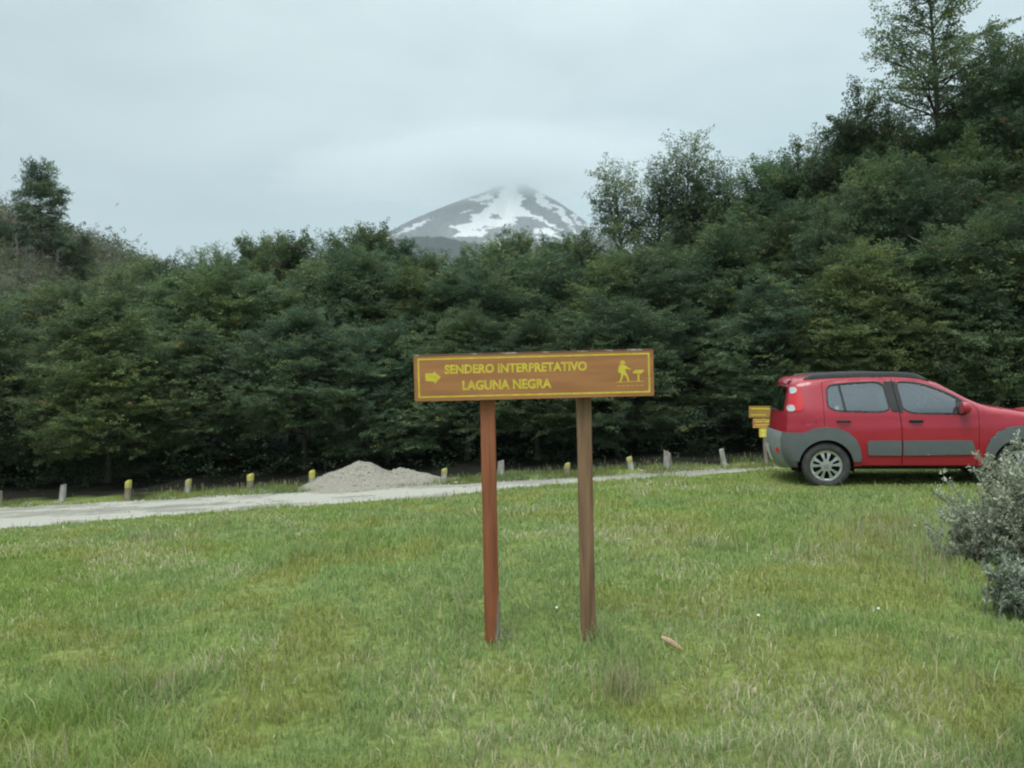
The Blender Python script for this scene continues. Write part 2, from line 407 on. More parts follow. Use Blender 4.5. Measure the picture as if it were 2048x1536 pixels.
def tree_meshes(name, H, Rm, cb, shape, nl, tiers=0, elev=(0, 66), M_=34, twig_gap=.22, spray_gap=.17, tr=.028, lead=.0, sz=1.0, dens=1.0, wig=.15, fill=95, ll=.062, lw=.041):
    segs = []; SP = []; SD = []; SN = []; SS = []
    npts = 12
    ph = rng.uniform(0, 6.28, 2)
    def trunk(t): return np.array([wig*math.sin(t*4+ph[0])*t, wig*math.sin(t*3.1+ph[1])*t, t*H])
    tp = [trunk(i/npts) for i in range(npts+1)]
    def trr(t): return H*tr*(1-t)**.9*.5+.008
    for i in range(npts): segs.append((tp[i], tp[i+1], trr(i/npts)*(1.35 if i == 0 else 1), trr((i+1)/npts)))
    az = rng.uniform(0, 6.28)
    for i in range(nl):
        t = cb+(1-cb)*((i+rng.uniform(0, 1))/nl)**.92
        if tiers: t = cb+(1-cb)*(math.floor((t-cb)/(1-cb)*tiers)+rng.normal(.5, .16))/tiers
        t = min(max(t, cb*.9), .985)
        az += 2.4+rng.normal(0, .35)
        prof = shape((t-cb)/(1-cb))
        L = Rm*prof*rng.uniform(.62, 1.18)
        if L < .12: L = .12
        e0 = R(elev[0]+(elev[1]-elev[0])*t**1.3+rng.normal(0, 9))
        p = trunk(t); d = np.array([math.cos(az)*math.cos(e0), math.sin(az)*math.cos(e0), math.sin(e0)])
        r = min(trr(t)*.55, .012+.014*L)
        ns = 5; pts = [p]
        for s in range(ns):
            d = d+np.array([rng.normal(0, .10), rng.normal(0, .10), -.05+rng.normal(0, .05)+(.05 if t > .8 else 0)]); d /= np.linalg.norm(d)
            pts.append(pts[-1]+d*L/ns)
        for s in range(ns): segs.append((pts[s], pts[s+1], r*(1-s/ns)+.004, r*(1-(s+1)/ns)+.004))
        pts = np.array(pts)
        k = max(2, int(L/twig_gap*dens))
        for j in range(k):
            s = .22+.78*(j+rng.uniform(0, 1))/k
            q = s*ns; qi = min(int(q), ns-1); pp = pts[qi]+(pts[qi+1]-pts[qi])*(q-qi)
            dd = pts[qi+1]-pts[qi]; dd /= np.linalg.norm(dd)
            sg = 1 if j % 2 else -1; an = sg*rng.uniform(.45, 1.15)
            td = np.array([dd[0]*math.cos(an)-dd[1]*math.sin(an), dd[0]*math.sin(an)+dd[1]*math.cos(an), dd[2]*.6+rng.normal(.03, .24)]); td /= np.linalg.norm(td)
            tl = (.22+.42*L*(1-.55*s))*rng.uniform(.6, 1.2)
            segs.append((pp, pp+td*tl, .006, .003))
            m_ = max(1, int(tl/spray_gap*dens))
            for u_ in range(m_):
                x = (u_+rng.uniform(.3, 1))/m_
                an2 = rng.normal(0, .45)
                sd = np.array([td[0]*math.cos(an2)-td[1]*math.sin(an2), td[0]*math.sin(an2)+td[1]*math.cos(an2), td[2]*.6+rng.normal(-.05, .15)])
                SP.append(pp+td*tl*x); SD.append(sd); SN.append(np.array([rng.normal(0, .55), rng.normal(0, .55), 1.0])); SS.append(rng.uniform(.7, 1.25)*sz)
        SP.append(pts[-1]); SD.append(d); SN.append(np.array([rng.normal(0, .3), rng.normal(0, .3), 1.0])); SS.append(sz)
    # leafy shell that closes the crown into rounded clumps
    ne = int(fill*H*Rm)
    tt = rng.random(ne*3)**.8; aa = rng.uniform(0, 2*np.pi, ne*3)
    sh_ = np.array([shape(t) for t in tt]); lump = .80+.34*fbm(aa*1.6+ph[0], tt*6+ph[1], 141, 3)+.10*np.sin(aa*3+ph[1])
    rr_ = Rm*sh_*lump*(1-.45*rng.random(ne*3)**1.6); zz = (cb+(1-cb)*tt)*H
    px_, py_ = rr_*np.cos(aa)+wig*np.sin(tt*4+ph[0])*tt, rr_*np.sin(aa)+wig*np.sin(tt*3.1+ph[1])*tt
    cn = fbm(px_*1.5+zz*.7+5, py_*1.5+zz*1.1, 143, 3); kk_ = np.where(cn > rng.uniform(.34, .60, ne*3))[0][:ne]
    for q in kk_:
        o_ = np.array([math.cos(aa[q]), math.sin(aa[q]), 0]); a2 = aa[q]+rng.normal(0, .9)
        SP.append(np.array([px_[q], py_[q], zz[q]])); SD.append(np.array([math.cos(a2), math.sin(a2), rng.normal(.05, .25)])); SN.append(o_*rng.uniform(.1, 1.1)+np.array([rng.normal(0, .45), rng.normal(0, .45), 1.0])); SS.append(rng.uniform(.75, 1.3)*sz)
    # leading shoots
    for j in range(int(lead)):
        a0 = rng.uniform(0, 6.28); t0 = rng.uniform(.72, .97); p = trunk(t0)
        d = np.array([math.cos(a0)*.45, math.sin(a0)*.45, 1.0]); d /= np.linalg.norm(d); L = rng.uniform(.6, 1.5)*H/8
        p = p+np.array([math.cos(a0), math.sin(a0), 0])*rng.uniform(0, .5)*Rm*shape(min(1, (t0-cb)/(1-cb)))
        e = p+d*L; segs.append((p, e, .012, .003))
        for q in range(int(L/.13)):
            s = rng.uniform(.15, 1); a1 = rng.uniform(0, 6.28)
            SP.append(p+d*L*s); SD.append(np.array([math.cos(a1), math.sin(a1), .45])); SN.append(np.array([rng.normal(0, .4), rng.normal(0, .4), 1.0])); SS.append(.75*sz)
    SP = np.array(SP); SD = np.array(SD); SN = np.array(SN); SS = np.array(SS); n = len(SP)
    # leaf colour: clumps of darker, fresher and yellowish foliage
    cl = fbm(SP[:, 0]*.9+SP[:, 2]*.4+3, SP[:, 1]*.9+SP[:, 2]*1.3, 81, 3)
    w = sstep(.38, .62, cl)[:, None]
    dark = np.array([.080, .126, .066]); fresh = np.array([.158, .220, .102])
    C = dark*(1-w)+fresh*w
    rr = rng.random(n)
    C[rr < .025] = np.array([.25, .27, .08]); C[rr > .992] = np.array([.22, .16, .085])
    V, F, Cc = leaves_from_sprays(SP, SD, SN, SS, M_, C, ll=ll, lw=lw); V0 = V
    cm = np_mesh(name+'_crown', V, [F]); face_col(cm, Cc); cm.materials.append(M['leaf'])
    V, F = tubes_np(segs); wm = np_mesh(name+'_wood', V, [F], True); wm.materials.append(M['bark'])
    return (wm, cm, float(np.percentile(V0[:, 2], 99.97))/1.04)

def sh_dome(t): return (1-(max(0, t-.25)/.77)**2.3)**.62 if t > .25 else .72+.28*t/.25
def sh_round(t): return (max(0, 1-abs(2*t-.75)**2.2*.55))*(1-.75*max(0, t-.6)/.4) if t > 0 else .75
def sh_cone(t): return (1-t)**.75*.95+.08
def sh_bush(t): return .92*(1-t**2.6)+.10
def sh_irreg(t): return (.95-.55*t)*(1+.28*math.sin(t*13))+.05
V_ = {
 'round': tree_meshes('round_beech', 8, 2.6, .17, sh_dome, 110, lead=4, dens=1.0, elev=(4, 72)),
 'round2': tree_meshes('round_beech_b', 8, 2.5, .26, sh_dome, 104, lead=6, dens=1.0),
 'bush': tree_meshes('bushy_beech', 7, 2.7, .14, sh_dome, 110, elev=(-4, 72), lead=3, dens=1.0),
 'layer': tree_meshes('layered_beech', 9, 2.5, .22, sh_round, 108, elev=(-8, 56), lead=4, dens=1.0),
 'irreg': tree_meshes('irregular_beech', 9, 2.4, .26, sh_irreg, 110, lead=8, dens=1.05),
 'wispy': tree_meshes('wispy_beech', 9, 2.1, .16, sh_irreg, 96, elev=(6, 70), lead=14, dens=1.0, M_=18, sz=1.0, fill=42),
 'tall': tree_meshes('tall_beech', 16, 2.9, .20, sh_irreg, 130, tiers=14, elev=(6, 52), lead=8, dens=1.0, tr=.024, M_=20, wig=.25, fill=5, sz=1.1, ll=.075, lw=.048),
 'hill': tree_meshes('hill_beech', 6, 2.3, .08, sh_irreg, 70, elev=(-5, 45), lead=7, sz=1.5, fill=40, M_=26, ll=.10, lw=.06),
}
TREES = []
used = set()
def plant(px, top, d, kind, name, label, group=None, wide=1.0, tint=(1, 1, 1), z0=None, cat='tree', lean=0):
    b_ = P(px, 900, d); bx, by = b_.x, b_.y
    zb = (g(bx, by) if z0 is None else z0)-.05
    zt = P(px, top, d).z
    wm, cm, H = V_[kind]
    s = (zt-zb)/(H*1.04)
    r = empty(name, (bx, by, zb), random.uniform(0, 6.28)); r.rotation_euler.x = R(random.uniform(-2, 2)); r.rotation_euler.y = R(lean+random.uniform(-2, 2))
    sw = wide*(s**.6); r.scale = (sw, sw, s)
    tag(r, label, cat, group)
    t = link('trunk', wm, r); c = link('crown', cm, r)
    k = random.uniform(.86, 1.14); hu = random.uniform(-.06, .06)
    c.color = (tint[0]*k*(1+hu), tint[1]*k, tint[2]*k*(1-hu), 1)
    TREES.append((px, r)); return r

GA = 'southern beech trees at the front edge of the forest'
GB = 'southern beech trees packed inside the forest wall'
GC = 'southern beech trees whose tops make the skyline'
kinds = ['round', 'bush', 'layer', 'irreg', 'round2', 'layer']
Y_, D_, B_ = (1.08, 1.08, .95), (.84, .90, .94), (.97, 1.0, 1.04)
front = [
 (-75, 565, 23.5, 'bush', D_, 'dark bushy beech cut off by the left edge of the photo, at forest front'),
 (215, 585, 22.9, 'round', Y_, 'broad yellowish green beech behind the bollards at left, lighter than its neighbours'),
 (420, 640, 24.0, 'layer', D_, 'dark beech between the yellowish broad tree and the gravel heap'),
 (610, 610, 23.4, 'round2', B_, 'bushy beech standing right behind the left end of the gravel heap'),
 (775, 640, 24.0, 'bush', B_, 'bluish green beech directly behind the gravel heap peak'),
 (935, 600, 23.6, 'irreg', D_, 'beech behind the left post of the brown trail sign'),
 (1075, 620, 23.2, 'layer', D_, 'layered dark beech seen between the two posts of the trail sign'),
 (1235, 590, 23.6, 'bush', B_, 'beech just right of the trail sign, reaching the ground behind bollards'),
 (1395, 600, 24.2, 'irreg', D_, 'dark beech midway between the trail sign and the red car'),
 (1560, 545, 23.0, 'layer', B_, 'beech behind the small yellow sign and the rear of the red car'),
 (1720, 480, 22.6, 'round2', Y_, 'large beech rising behind the roof of the red car'),
 (1885, 450, 22.4, 'irreg', (1, 1, .95), 'large beech behind the windscreen and bonnet of the red car'),
 (2040, 400, 21.8, 'bush', D_, 'dark beech at the right edge above the grey shrub'),
 (2190, 420, 21.6, 'round', D_, 'beech mostly outside the right edge of the photo'),
]
for px, top, d, k, ti, lab in front: plant(px, top, d, k, 'beech_tree', lab, GA, 1.12, ti)
rowB = [(-170, 560), (-60, 575), (50, 590), (150, 560), (265, 545), (360, 530), (455, 520), (545, 525), (640, 505), (735, 490), (830, 515), (920, 525), (1010, 505), (1100, 490), (1180, 505), (1270, 480), (1345, 455), (1440, 440), (1530, 410), (1630, 395), (1730, 340), (1830, 300), (1930, 255), (2030, 210), (2130, 200)]
def sector(px):
    if px < 330: return 'left, below the hill'
    if px < 760: return 'left of the snowy mountain'
    if px < 1230: return 'below the snowy mountain'
    if px < 1560: return 'right of the snowy mountain'
    return 'above and behind the red car'
for i, (px, top) in enumerate(rowB):
    plant(px+random.uniform(-15, 15), top+random.uniform(-8, 14), random.uniform(26, 28.5), kinds[(i*5+1) % 6], 'beech_tree', 'green beech packed inside the forest wall '+sector(px), GB+' '+sector(px), 1.08, [(1, 1, 1), D_, Y_, B_][i % 4])
sky = [
 (250, 524, 36, 'wispy', 'low beech top in the dip of the skyline at the foot of the hill'),
 (318, 515, 35, 'round2', 'beech top with small spikes in the skyline dip, right of the hill foot'),
 (398, 497, 35, 'wispy', 'wispy beech top rising from the skyline dip left of the rounded tops'),
 (455, 487, 34, 'wispy', 'wispy thin topped beech on the left skyline'),
 (520, 478, 33, 'round', 'rounded dense beech top first to rise on the left skyline'),
 (585, 468, 33, 'round2', 'bright green beech top on the skyline left of the mountain'),
 (655, 458, 33, 'wispy', 'beech top with spiky shoots on the skyline left of the mountain'),
 (730, 455, 33.5, 'round2', 'beech top touching the left foot of the snowy mountain'),
 (790, 486, 34, 'round', 'beech top under the left slope of the snowy mountain'),
 (860, 508, 34, 'round2', 'beech top in the lowest dip before the dark foothill'),
 (930, 505, 34, 'irreg', 'beech top in front of the dark foothill under the central snowfield'),
 (1000, 482, 33, 'round', 'beech top under the middle of the snowfield'),
 (1050, 455, 33, 'layer', 'pointed beech top overlapping the snow right of centre'),
 (1120, 478, 33, 'round2', 'beech top under the right snow streaks of the mountain'),
 (1180, 470, 33, 'irreg', 'beech top at the right foot of the snowy mountain'),
 (1245, 325, 32, 'wispy', 'wispy tall beech just right of the mountain with thin sky gaps'),
 (1310, 315, 32.5, 'wispy', 'open topped beech between two wispy spires right of the mountain'),
 (1368, 268, 32, 'wispy', 'highest wispy beech spire between the mountain and the tall tree'),
 (1425, 350, 32, 'irreg', 'beech in the notch right of the highest wispy spire'),
 (1480, 318, 32, 'wispy', 'beech with one leaning thin shoot left of the rising right skyline'),
 (1555, 318, 31, 'round2', 'dense beech where the skyline climbs towards the tall tree'),
 (1615, 292, 31, 'irreg', 'beech with feathery top halfway up the right skyline'),
 (1680, 262, 30.5, 'wispy', 'beech with leaning shoots just left of the tall tree'),
 (1750, 165, 30, 'irreg', 'layered beech leaning out left of the tall tree'),
 (1885, -190, 29, 'tall', 'tallest beech with a visible bare trunk, its top cut off by the frame'),
 (1812, 205, 29.5, 'irreg', 'full beech below and left of the tallest crown'),
 (1940, 175, 28.6, 'irreg', 'full beech below and right of the tallest crown'),
 (2005, 70, 28.2, 'irreg', 'tall full beech between the tallest tree and the right edge'),
 (1985, 85, 28, 'wispy', 'pointed beech directly right of the tallest tree'),
 (2075, 75, 27.5, 'irreg', 'high beech cut off by the top right edge of the photo'),
]
for px, top, d, k, lab in sky: plant(px, top-(8 if k in ('round', 'round2', 'irreg') else 3), d, k, 'beech_tree', lab, GC, 1.05 if k != 'tall' else 1.0, random.choice([(1, 1, 1), D_, B_, (1.1, 1.06, .95)]))
for i, px in enumerate(range(-120, 2260, 105)):
    top = np.interp(px, [-120, 330, 800, 1200, 1400, 1700, 2200], [600, 560, 540, 530, 480, 400, 300])
    plant(px+random.uniform(-25, 25), float(top), random.uniform(30, 32) if px < 1650 else random.uniform(25, 27), kinds[(i*5+2) % 6], 'beech_tree', 'shaded beech deep behind the front trees '+sector(px), 'shaded beeches deep in the forest '+sector(px), 1.1, D_)

# dense undergrowth in the shade (uncountable)
n = 6500
x = rng.uniform(-24, 20, n); y = rng.uniform(22.0, 31, n); z = G(x, y, False)+rng.gamma(1.5, .36, n)
SP = np.stack([x, y, z], -1); a = rng.uniform(0, 6.28, n)
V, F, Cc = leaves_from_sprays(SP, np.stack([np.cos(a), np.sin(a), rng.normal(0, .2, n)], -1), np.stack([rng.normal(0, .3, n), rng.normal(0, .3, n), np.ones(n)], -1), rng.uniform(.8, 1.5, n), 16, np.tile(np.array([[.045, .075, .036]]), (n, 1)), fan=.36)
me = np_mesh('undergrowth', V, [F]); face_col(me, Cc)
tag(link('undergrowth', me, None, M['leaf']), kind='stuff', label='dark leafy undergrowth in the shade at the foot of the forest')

# bare grey branches showing through the leaves above the car
def bare(name, polys, d, label, cat='dead branch'):
    mb = MB()
    for pts, r0, r1 in polys:
        w = [P(px, py, d+(dz if len(q) > 2 else 0)) for q in pts for (px, py, dz) in [(*q, 0)[:3]]]
        k = len(w); fine = []; rad = []
        for i in range(k-1):
            for j in range(4):
                t = j/4; fine.append(w[i].lerp(w[i+1], t)+Vector((random.gauss(0, .012), random.gauss(0, .03), random.gauss(0, .012)))); rad.append(r0+(r1-r0)*(i+t)/(k-1))
        fine.append(w[-1]); rad.append(r1); mb.tube(fine, rad, 7)
    o = mb.build(name, M['grey_bark'], None, True); tag(o, label, cat); return o
bare('bare_tree', [([(1668, 905), (1664, 800), (1660, 730), (1643, 690), (1636, 640), (1625, 600)], .085, .022), ([(1650, 705), (1618, 676), (1560, 655), (1525, 668)], .042, .010), ([(1618, 676), (1600, 700), (1585, 735)], .022, .008), ([(1638, 655), (1668, 622), (1680, 590)], .022, .008), ([(1560, 655), (1540, 640)], .012, .005)], 22.3, 'bare grey forked dead tree showing through the leaves above the car roof', 'dead tree')
bare('bare_tree', [([(2010, 900), (1985, 760), (1960, 660), (1905, 550), (1862, 500), (1815, 470)], .06, .012), ([(1905, 550), (1925, 520), (1930, 490)], .012, .004)], 21.9, 'thin pale dead trunk leaning left behind the car bonnet', 'dead tree')

# ------------------------------------------------------------------ hill on the left
def ridge(x):
    return np.interp(x, [-140, -60, -43, -39, -35.2, -32.5, -29.9, -27, -20, -8, 0], [25, 18.5, 15.2, 14.0, 12.2, 9.6, 6.9, 4.6, 2.0, 0, -1.5])
gx = np.linspace(-140, 0, 281); gy = np.linspace(43, 120, 120)
X, Y = np.meshgrid(gx, gy)
Z = -1.2+(ridge(X)+1.2)*sstep(42, 67, Y)*(1-.5*sstep(80, 120, Y))+(fbm(X*.35, Y*.35, 91, 4)-.5)*2.0+(fbm(X*1.4, Y*1.4, 92, 3)-.5)*.7
m = mottled('hill_scrub_soil', (.045, .058, .034), (.09, .09, .062), .7, .95, .1, bstr=.6, bdist=.3, detail=8)
hill = tag(link('hill', grid_mesh('hill', X, Y, Z), None, m), kind='structure')
def hill_z(x, y):
    i = np.clip(np.searchsorted(gy, y)-1, 0, 118); j = np.clip(np.searchsorted(gx, x)-1, 0, 279); return Z[i, j]
n = 20000
x = rng.uniform(-62, -14, n); y = rng.uniform(50, 84, n); z = hill_z(x, y)+rng.gamma(1.6, .34, n)
a = rng.uniform(0, 6.28, n)
cc = fbm(x*.5, y*.5+z*.5, 95, 3); w = sstep(.4, .6, cc)[:, None]; q = (rng.random(n) < .30)[:, None]
C = np.where(q, np.array([.20, .185, .155]), np.array([.085, .125, .07])*(1-w)+np.array([.15, .16, .09])*w)
V, F, Cc = leaves_from_sprays(np.stack([x, y, z], -1), np.stack([np.cos(a), np.sin(a), rng.normal(.3, .5, n)], -1), np.stack([rng.normal(0, .6, n), rng.normal(0, .6, n), np.ones(n)], -1), rng.uniform(.8, 1.6, n), 14, C, ll=.17, lw=.08, fan=.5)
me = np_mesh('scrub', V, [F]); face_col(me, Cc)
tag(link('scrub', me, None, M['leaf']), kind='stuff', label='brown and grey green scrub covering the hillside at left')
for px, top, d, k, lab in [(98, 318, 64, 'hill', 'dark conical beech standing alone on the hill crest at left'), (-22, 372, 63, 'hill', 'beech on the hill cut off by the left edge of the photo'), (182, 462, 65, 'wispy', 'small scraggy beech on the hill shoulder right of the conical tree'), (158, 482, 64, 'hill', 'low bushy beech on the hill shoulder below the scraggy one')]:
    p = P(px, 500, d); plant(px, top, d, k, 'beech_tree', lab, 'beech trees on the hill', .85 if k == 'hill' else .8, (.8, .85, .95), z0=float(hill_z(np.array([p.x]), np.array([p.y]))[0])-.2)
k = 0
for px, py, hh in [(35, 520, 1.9), (62, 545, 1.5), (88, 515, 2.2), (112, 540, 1.6), (128, 505, 1.8), (20, 470, 2.0), (150, 545, 1.3), (78, 480, 1.7)]:
    for d in np.arange(52, 69, .25):
        p = P(px, py, d)
        if hill_z(np.array([p.x]), np.array([p.y]))[0] > p.z: break
    zb = float(hill_z(np.array([p.x]), np.array([p.y]))[0])-.15
    mb = MB(); lx = random.uniform(-.3, .3)
    pts = [Vector((lx*t, random.gauss(0, .03), hh*t)) for t in (0, .25, .5, .75, 1)]
    mb.tube(pts, [.11, .09, .07, .05, .02], 6)
    for t, sg in ((.5, 1), (.65, -1), (.8, 1)): mb.tube([pts[2].lerp(pts[4], (t-.5)*2), pts[2].lerp(pts[4], (t-.5)*2)+Vector((sg*.35, 0, .3))], [.035, .01], 5)
    o = mb.build('dead_snag', M['grey_bark'], None, True); o.location = (p.x, p.y, zb)
    tag(o, 'grey dead snag sticking out of the brown scrub on the hillside', 'dead tree', 'grey snags on the hillside'); k += 1

# ------------------------------------------------------------------ mountain
MD = 4000.0
def mpx(zx, zy, d=MD): return P(700+zx/3.7926, 250+zy/3.7926, d)   # measured on an enlargement
sil = [(-900, 1250), (-200, 1000), (310, 800), (480, 712), (700, 622), (870, 562), (1000, 516), (1110, 466), (1210, 432), (1330, 452), (1430, 505), (1560, 572), (1680, 650), (1800, 740), (1900, 830), (2100, 960), (2600, 1200)]
sx = np.array([mpx(*q).x for q in sil]); sz_ = np.array([mpx(*q).z for q in sil])
gx = np.linspace(sx[0], sx[-1], 760); gy = np.concatenate([np.linspace(-900, 0, 200), np.linspace(20, 900, 30)])
X, Y = np.meshgrid(gx, gy)
rz = np.interp(X, sx, sz_)
fall = 1-np.abs(Y)/1000.0
rid = fbm(X*.006+Y*.0015, Y*.0015, 101, 4)-.5
Zm = rz*fall**1.15+rid*90*np.clip(np.abs(Y)/250, 0, 1)+(fbm(X*.03, Y*.012, 103, 4)-.5)*30*np.clip(np.abs(Y)/60, .15, 1)-60*(np.abs(Y) > 880)
# gully down the middle where the snow lies
# snow mask, laid out on the mountain face
def pip(poly, x, y):
    c = np.zeros(x.shape, bool); n = len(poly)
    for i in range(n):
        x0, y0 = poly[i]; x1, y1 = poly[(i+1) % n]
        hit = ((y0 > y) != (y1 > y)) & (x < (x1-x0)*(y-y0)/(y1-y0+1e-12)+x0); c ^= hit
    return c
depth = MD+Y
# enlarge-coordinates of every vertex (perspective corrected once, at build time, from the survey point)
vx = X/depth; vz = (Zm-EYE.z)/depth
S0 = mpx(0, 0); S1 = mpx(1000, 0); S2 = mpx(0, 1000)
A = np.array([[(S1.x-S0.x)/MD, (S2.x-S0.x)/MD], [(S1.z-S0.z)/MD, (S2.z-S0.z)/MD]])
Ai = np.linalg.inv(A); qx = vx-S0.x/MD; qz = vz-(S0.z-EYE.z)/MD
ZX = 1000*(Ai[0, 0]*qx+Ai[0, 1]*qz); ZY = 1000*(Ai[1, 0]*qx+Ai[1, 1]*qz)
ZX = ZX+(fbm(ZX*.006, ZY*.03, 111, 4)-.5)*150; ZY = ZY+(fbm(ZX*.012, ZY*.02, 112, 4)-.5)*36
ZX = ZX+(fbm(ZX*.05+9, ZY*.08, 113, 3)-.5)*52; ZY = ZY+(fbm(ZX*.05, ZY*.09+4, 114, 3)-.5)*26
snow = pip([(1130, 380), (1110, 520), (1080, 600), (990, 645), (940, 700), (870, 745), (760, 772), (800, 800), (745, 850), (870, 858), (1050, 825), (1040, 790), (1170, 752), (1270, 770), (1265, 700), (1400, 705), (1520, 770), (1620, 815), (1500, 735), (1450, 690), (1370, 645), (1300, 600), (1280, 520), (1260, 380)], ZX, ZY)
for poly in [[(335, 845), (420, 815), (560, 755), (650, 700), (560, 735), (480, 750), (400, 800)], [(840, 670), (940, 640), (900, 668)], [(890, 575), (1060, 525), (1075, 560), (960, 580)], [(1000, 600), (1070, 570), (1050, 600), (1010, 612)], [(1390, 520), (1440, 520), (1540, 575), (1500, 660), (1440, 600)], [(1520, 600), (1560, 590), (1640, 660), (1720, 745), (1700, 780), (1620, 700), (1560, 650)], [(1690, 655), (1740, 700), (1810, 800), (1770, 790)], [(1370, 780), (1450, 775), (1620, 850), (1560, 850), (1380, 805)], [(990, 865), (1120, 910), (1230, 915), (1100, 885)], [(1640, 770), (1690, 800), (1740, 835), (1680, 815)], [(1740, 640), (1800, 720), (1860, 800), (1820, 780)], [(1400, 840), (1560, 880), (1700, 900), (1520, 890)]]:
    snow |= pip(poly, ZX, ZY)
hole = pip([(1060, 680), (1110, 672), (1165, 705), (1110, 712)], ZX, ZY) | pip([(1300, 720), (1400, 715), (1500, 770), (1400, 770)], ZX, ZY) | pip([(1000, 760), (1080, 768), (1010, 780)], ZX, ZY) | pip([(880, 798), (1010, 795), (960, 806)], ZX, ZY)
snow &= ~hole
rock = np.array([.132, .152, .158])+(fbm(X*.02, Zm*.02, 121, 4)-.5)[..., None]*.07
low = sstep(820, 900, ZY)[..., None]; rock = rock*(1-.35*low)+np.array([.06, .075, .055])*low*.35
Cm = np.where(snow[..., None], np.array([.62, .64, .65]), rock).reshape(-1, 3)
me = grid_mesh('mountain', X, MD+Y, Zm); face_col(me, Cm, 'POINT')
m, nt, b = new_mat('mountain_rock_and_snow'); at = N(nt, 'ShaderNodeAttribute', attribute_name='col')
nt.links.new(at.outputs['Color'], b.inputs['Base Color']); b.inputs['Roughness'].default_value = .95; b.inputs['Specular IOR Level'].default_value = .1
tag(link('mountain', me, None, m), kind='structure')
# wooded foothill in front of it
fl = [(-1500, 1300), (0, 1000), (250, 880), (400, 838), (560, 826), (700, 838), (860, 868), (1000, 905), (1200, 950), (2000, 1150), (3000, 1400)]
fx = np.array([mpx(*q, 2900).x for q in fl]); fz = np.array([mpx(*q, 2900).z for q in fl])
gx = np.linspace(fx[0], fx[-1], 420); gy = np.linspace(-500, 500, 60); X, Y = np.meshgrid(gx, gy)
Zf = np.interp(X, fx, fz)*(1-np.abs(Y)/520)+(fbm(X*.02, Y*.02, 131, 4)-.5)*26*np.clip(np.abs(Y)/60, .25, 1)+(fbm(X*.12, Y*.12, 133, 3)-.5)*14
m = mottled('foothill_forest', (.008, .014, .014), (.018, .028, .024), .03, .95, .05, bstr=0)
tag(link('foothill', grid_mesh('foothill', X, 2900+Y, Zf), None, m), kind='structure')

# low cloud lying on the summit: a soft volume whose density dies away towards its own edges
c0 = P(1010, 300, MD)
mb = MB(); CW, CD_, CH = 3000.0, 800.0, 300.0
zc = mpx(1200, 500).z
bm = bmesh.new(); bmesh.ops.create_icosphere(bm, subdivisions=4, radius=1); me = bpy.data.meshes.new('cloud'); bm.to_mesh(me); bm.free()
o = link('cloud', me); o.location = (mpx(1180, 500).x, MD-60, zc+CH*.34); o.scale = (CW/2, CD_/2, CH)
m = bpy.data.materials.new('cloud_vapour'); m.use_nodes = True; nt = m.node_tree; nt.nodes.remove(nt.nodes['Principled BSDF'])
pv = N(nt, 'ShaderNodeVolumePrincipled'); nt.links.new(pv.outputs[0], nt.nodes['Material Output'].inputs['Volume'])
pv.inputs['Color'].default_value = (.93, .95, .96, 1); pv.inputs['Anisotropy'].default_value = .72
tc = N(nt, 'ShaderNodeTexCoord'); ln = N(nt, 'ShaderNodeVectorMath', operation='LENGTH'); nt.links.new(tc.outputs['Object'], ln.inputs[0])
nz = noise(nt, 2.6, 5, vec=tc.outputs['Object'])
a1 = N(nt, 'ShaderNodeMath', operation='MULTIPLY_ADD'); nt.links.new(nz.outputs['Fac'], a1.inputs[0]); a1.inputs[1].default_value = .62; nt.links.new(ln.outputs['Value'], a1.inputs[2])
mr = N(nt, 'ShaderNodeMapRange', interpolation_type='SMOOTHSTEP'); nt.links.new(a1.outputs[0], mr.inputs['Value'])
mr.inputs['From Min'].default_value = 1.14; mr.inputs['From Max'].default_value = .25; mr.inputs['To Min'].default_value = 0; mr.inputs['To Max'].default_value = .017
spz = N(nt, 'ShaderNodeSeparateXYZ'); nt.links.new(tc.outputs['Object'], spz.inputs[0])
a2 = N(nt, 'ShaderNodeMath', operation='MULTIPLY_ADD'); nt.links.new(nz.outputs['Fac'], a2.inputs[0]); a2.inputs[1].default_value = .35; nt.links.new(spz.outputs['Z'], a2.inputs[2])
mb_ = N(nt, 'ShaderNodeMapRange', interpolation_type='SMOOTHSTEP'); nt.links.new(a2.outputs[0], mb_.inputs['Value']); mb_.inputs['From Min'].default_value = -.46; mb_.inputs['From Max'].default_value = -.20
ml = N(nt, 'ShaderNodeMath', operation='MULTIPLY'); nt.links.new(mr.outputs[0], ml.inputs[0]); nt.links.new(mb_.outputs[0], ml.inputs[1]); nt.links.new(ml.outputs[0], pv.inputs['Density'])
me.materials.append(m)
tag(o, 'grey cloud wrapped round the mountain summit', 'cloud', kind='stuff')

# hazy air between here and the mountain
mb = MB(); ztop = float(Zm.max())+25
mb.box((0, 2525, (ztop-170)/2), (5400, 5550, ztop+170)); o = mb.build('haze', None)
m = bpy.data.materials.new('haze_air'); m.use_nodes = True; nt = m.node_tree; nt.nodes.remove(nt.nodes['Principled BSDF'])
pv = N(nt, 'ShaderNodeVolumePrincipled'); nt.links.new(pv.outputs[0], nt.nodes['Material Output'].inputs['Volume'])
pv.inputs['Color'].default_value = (.86, .93, .96, 1); pv.inputs['Density'].default_value = .0001
o.data.materials.append(m); tag(o, 'thin pale haze in the air in front of the mountain', 'haze', kind='stuff')
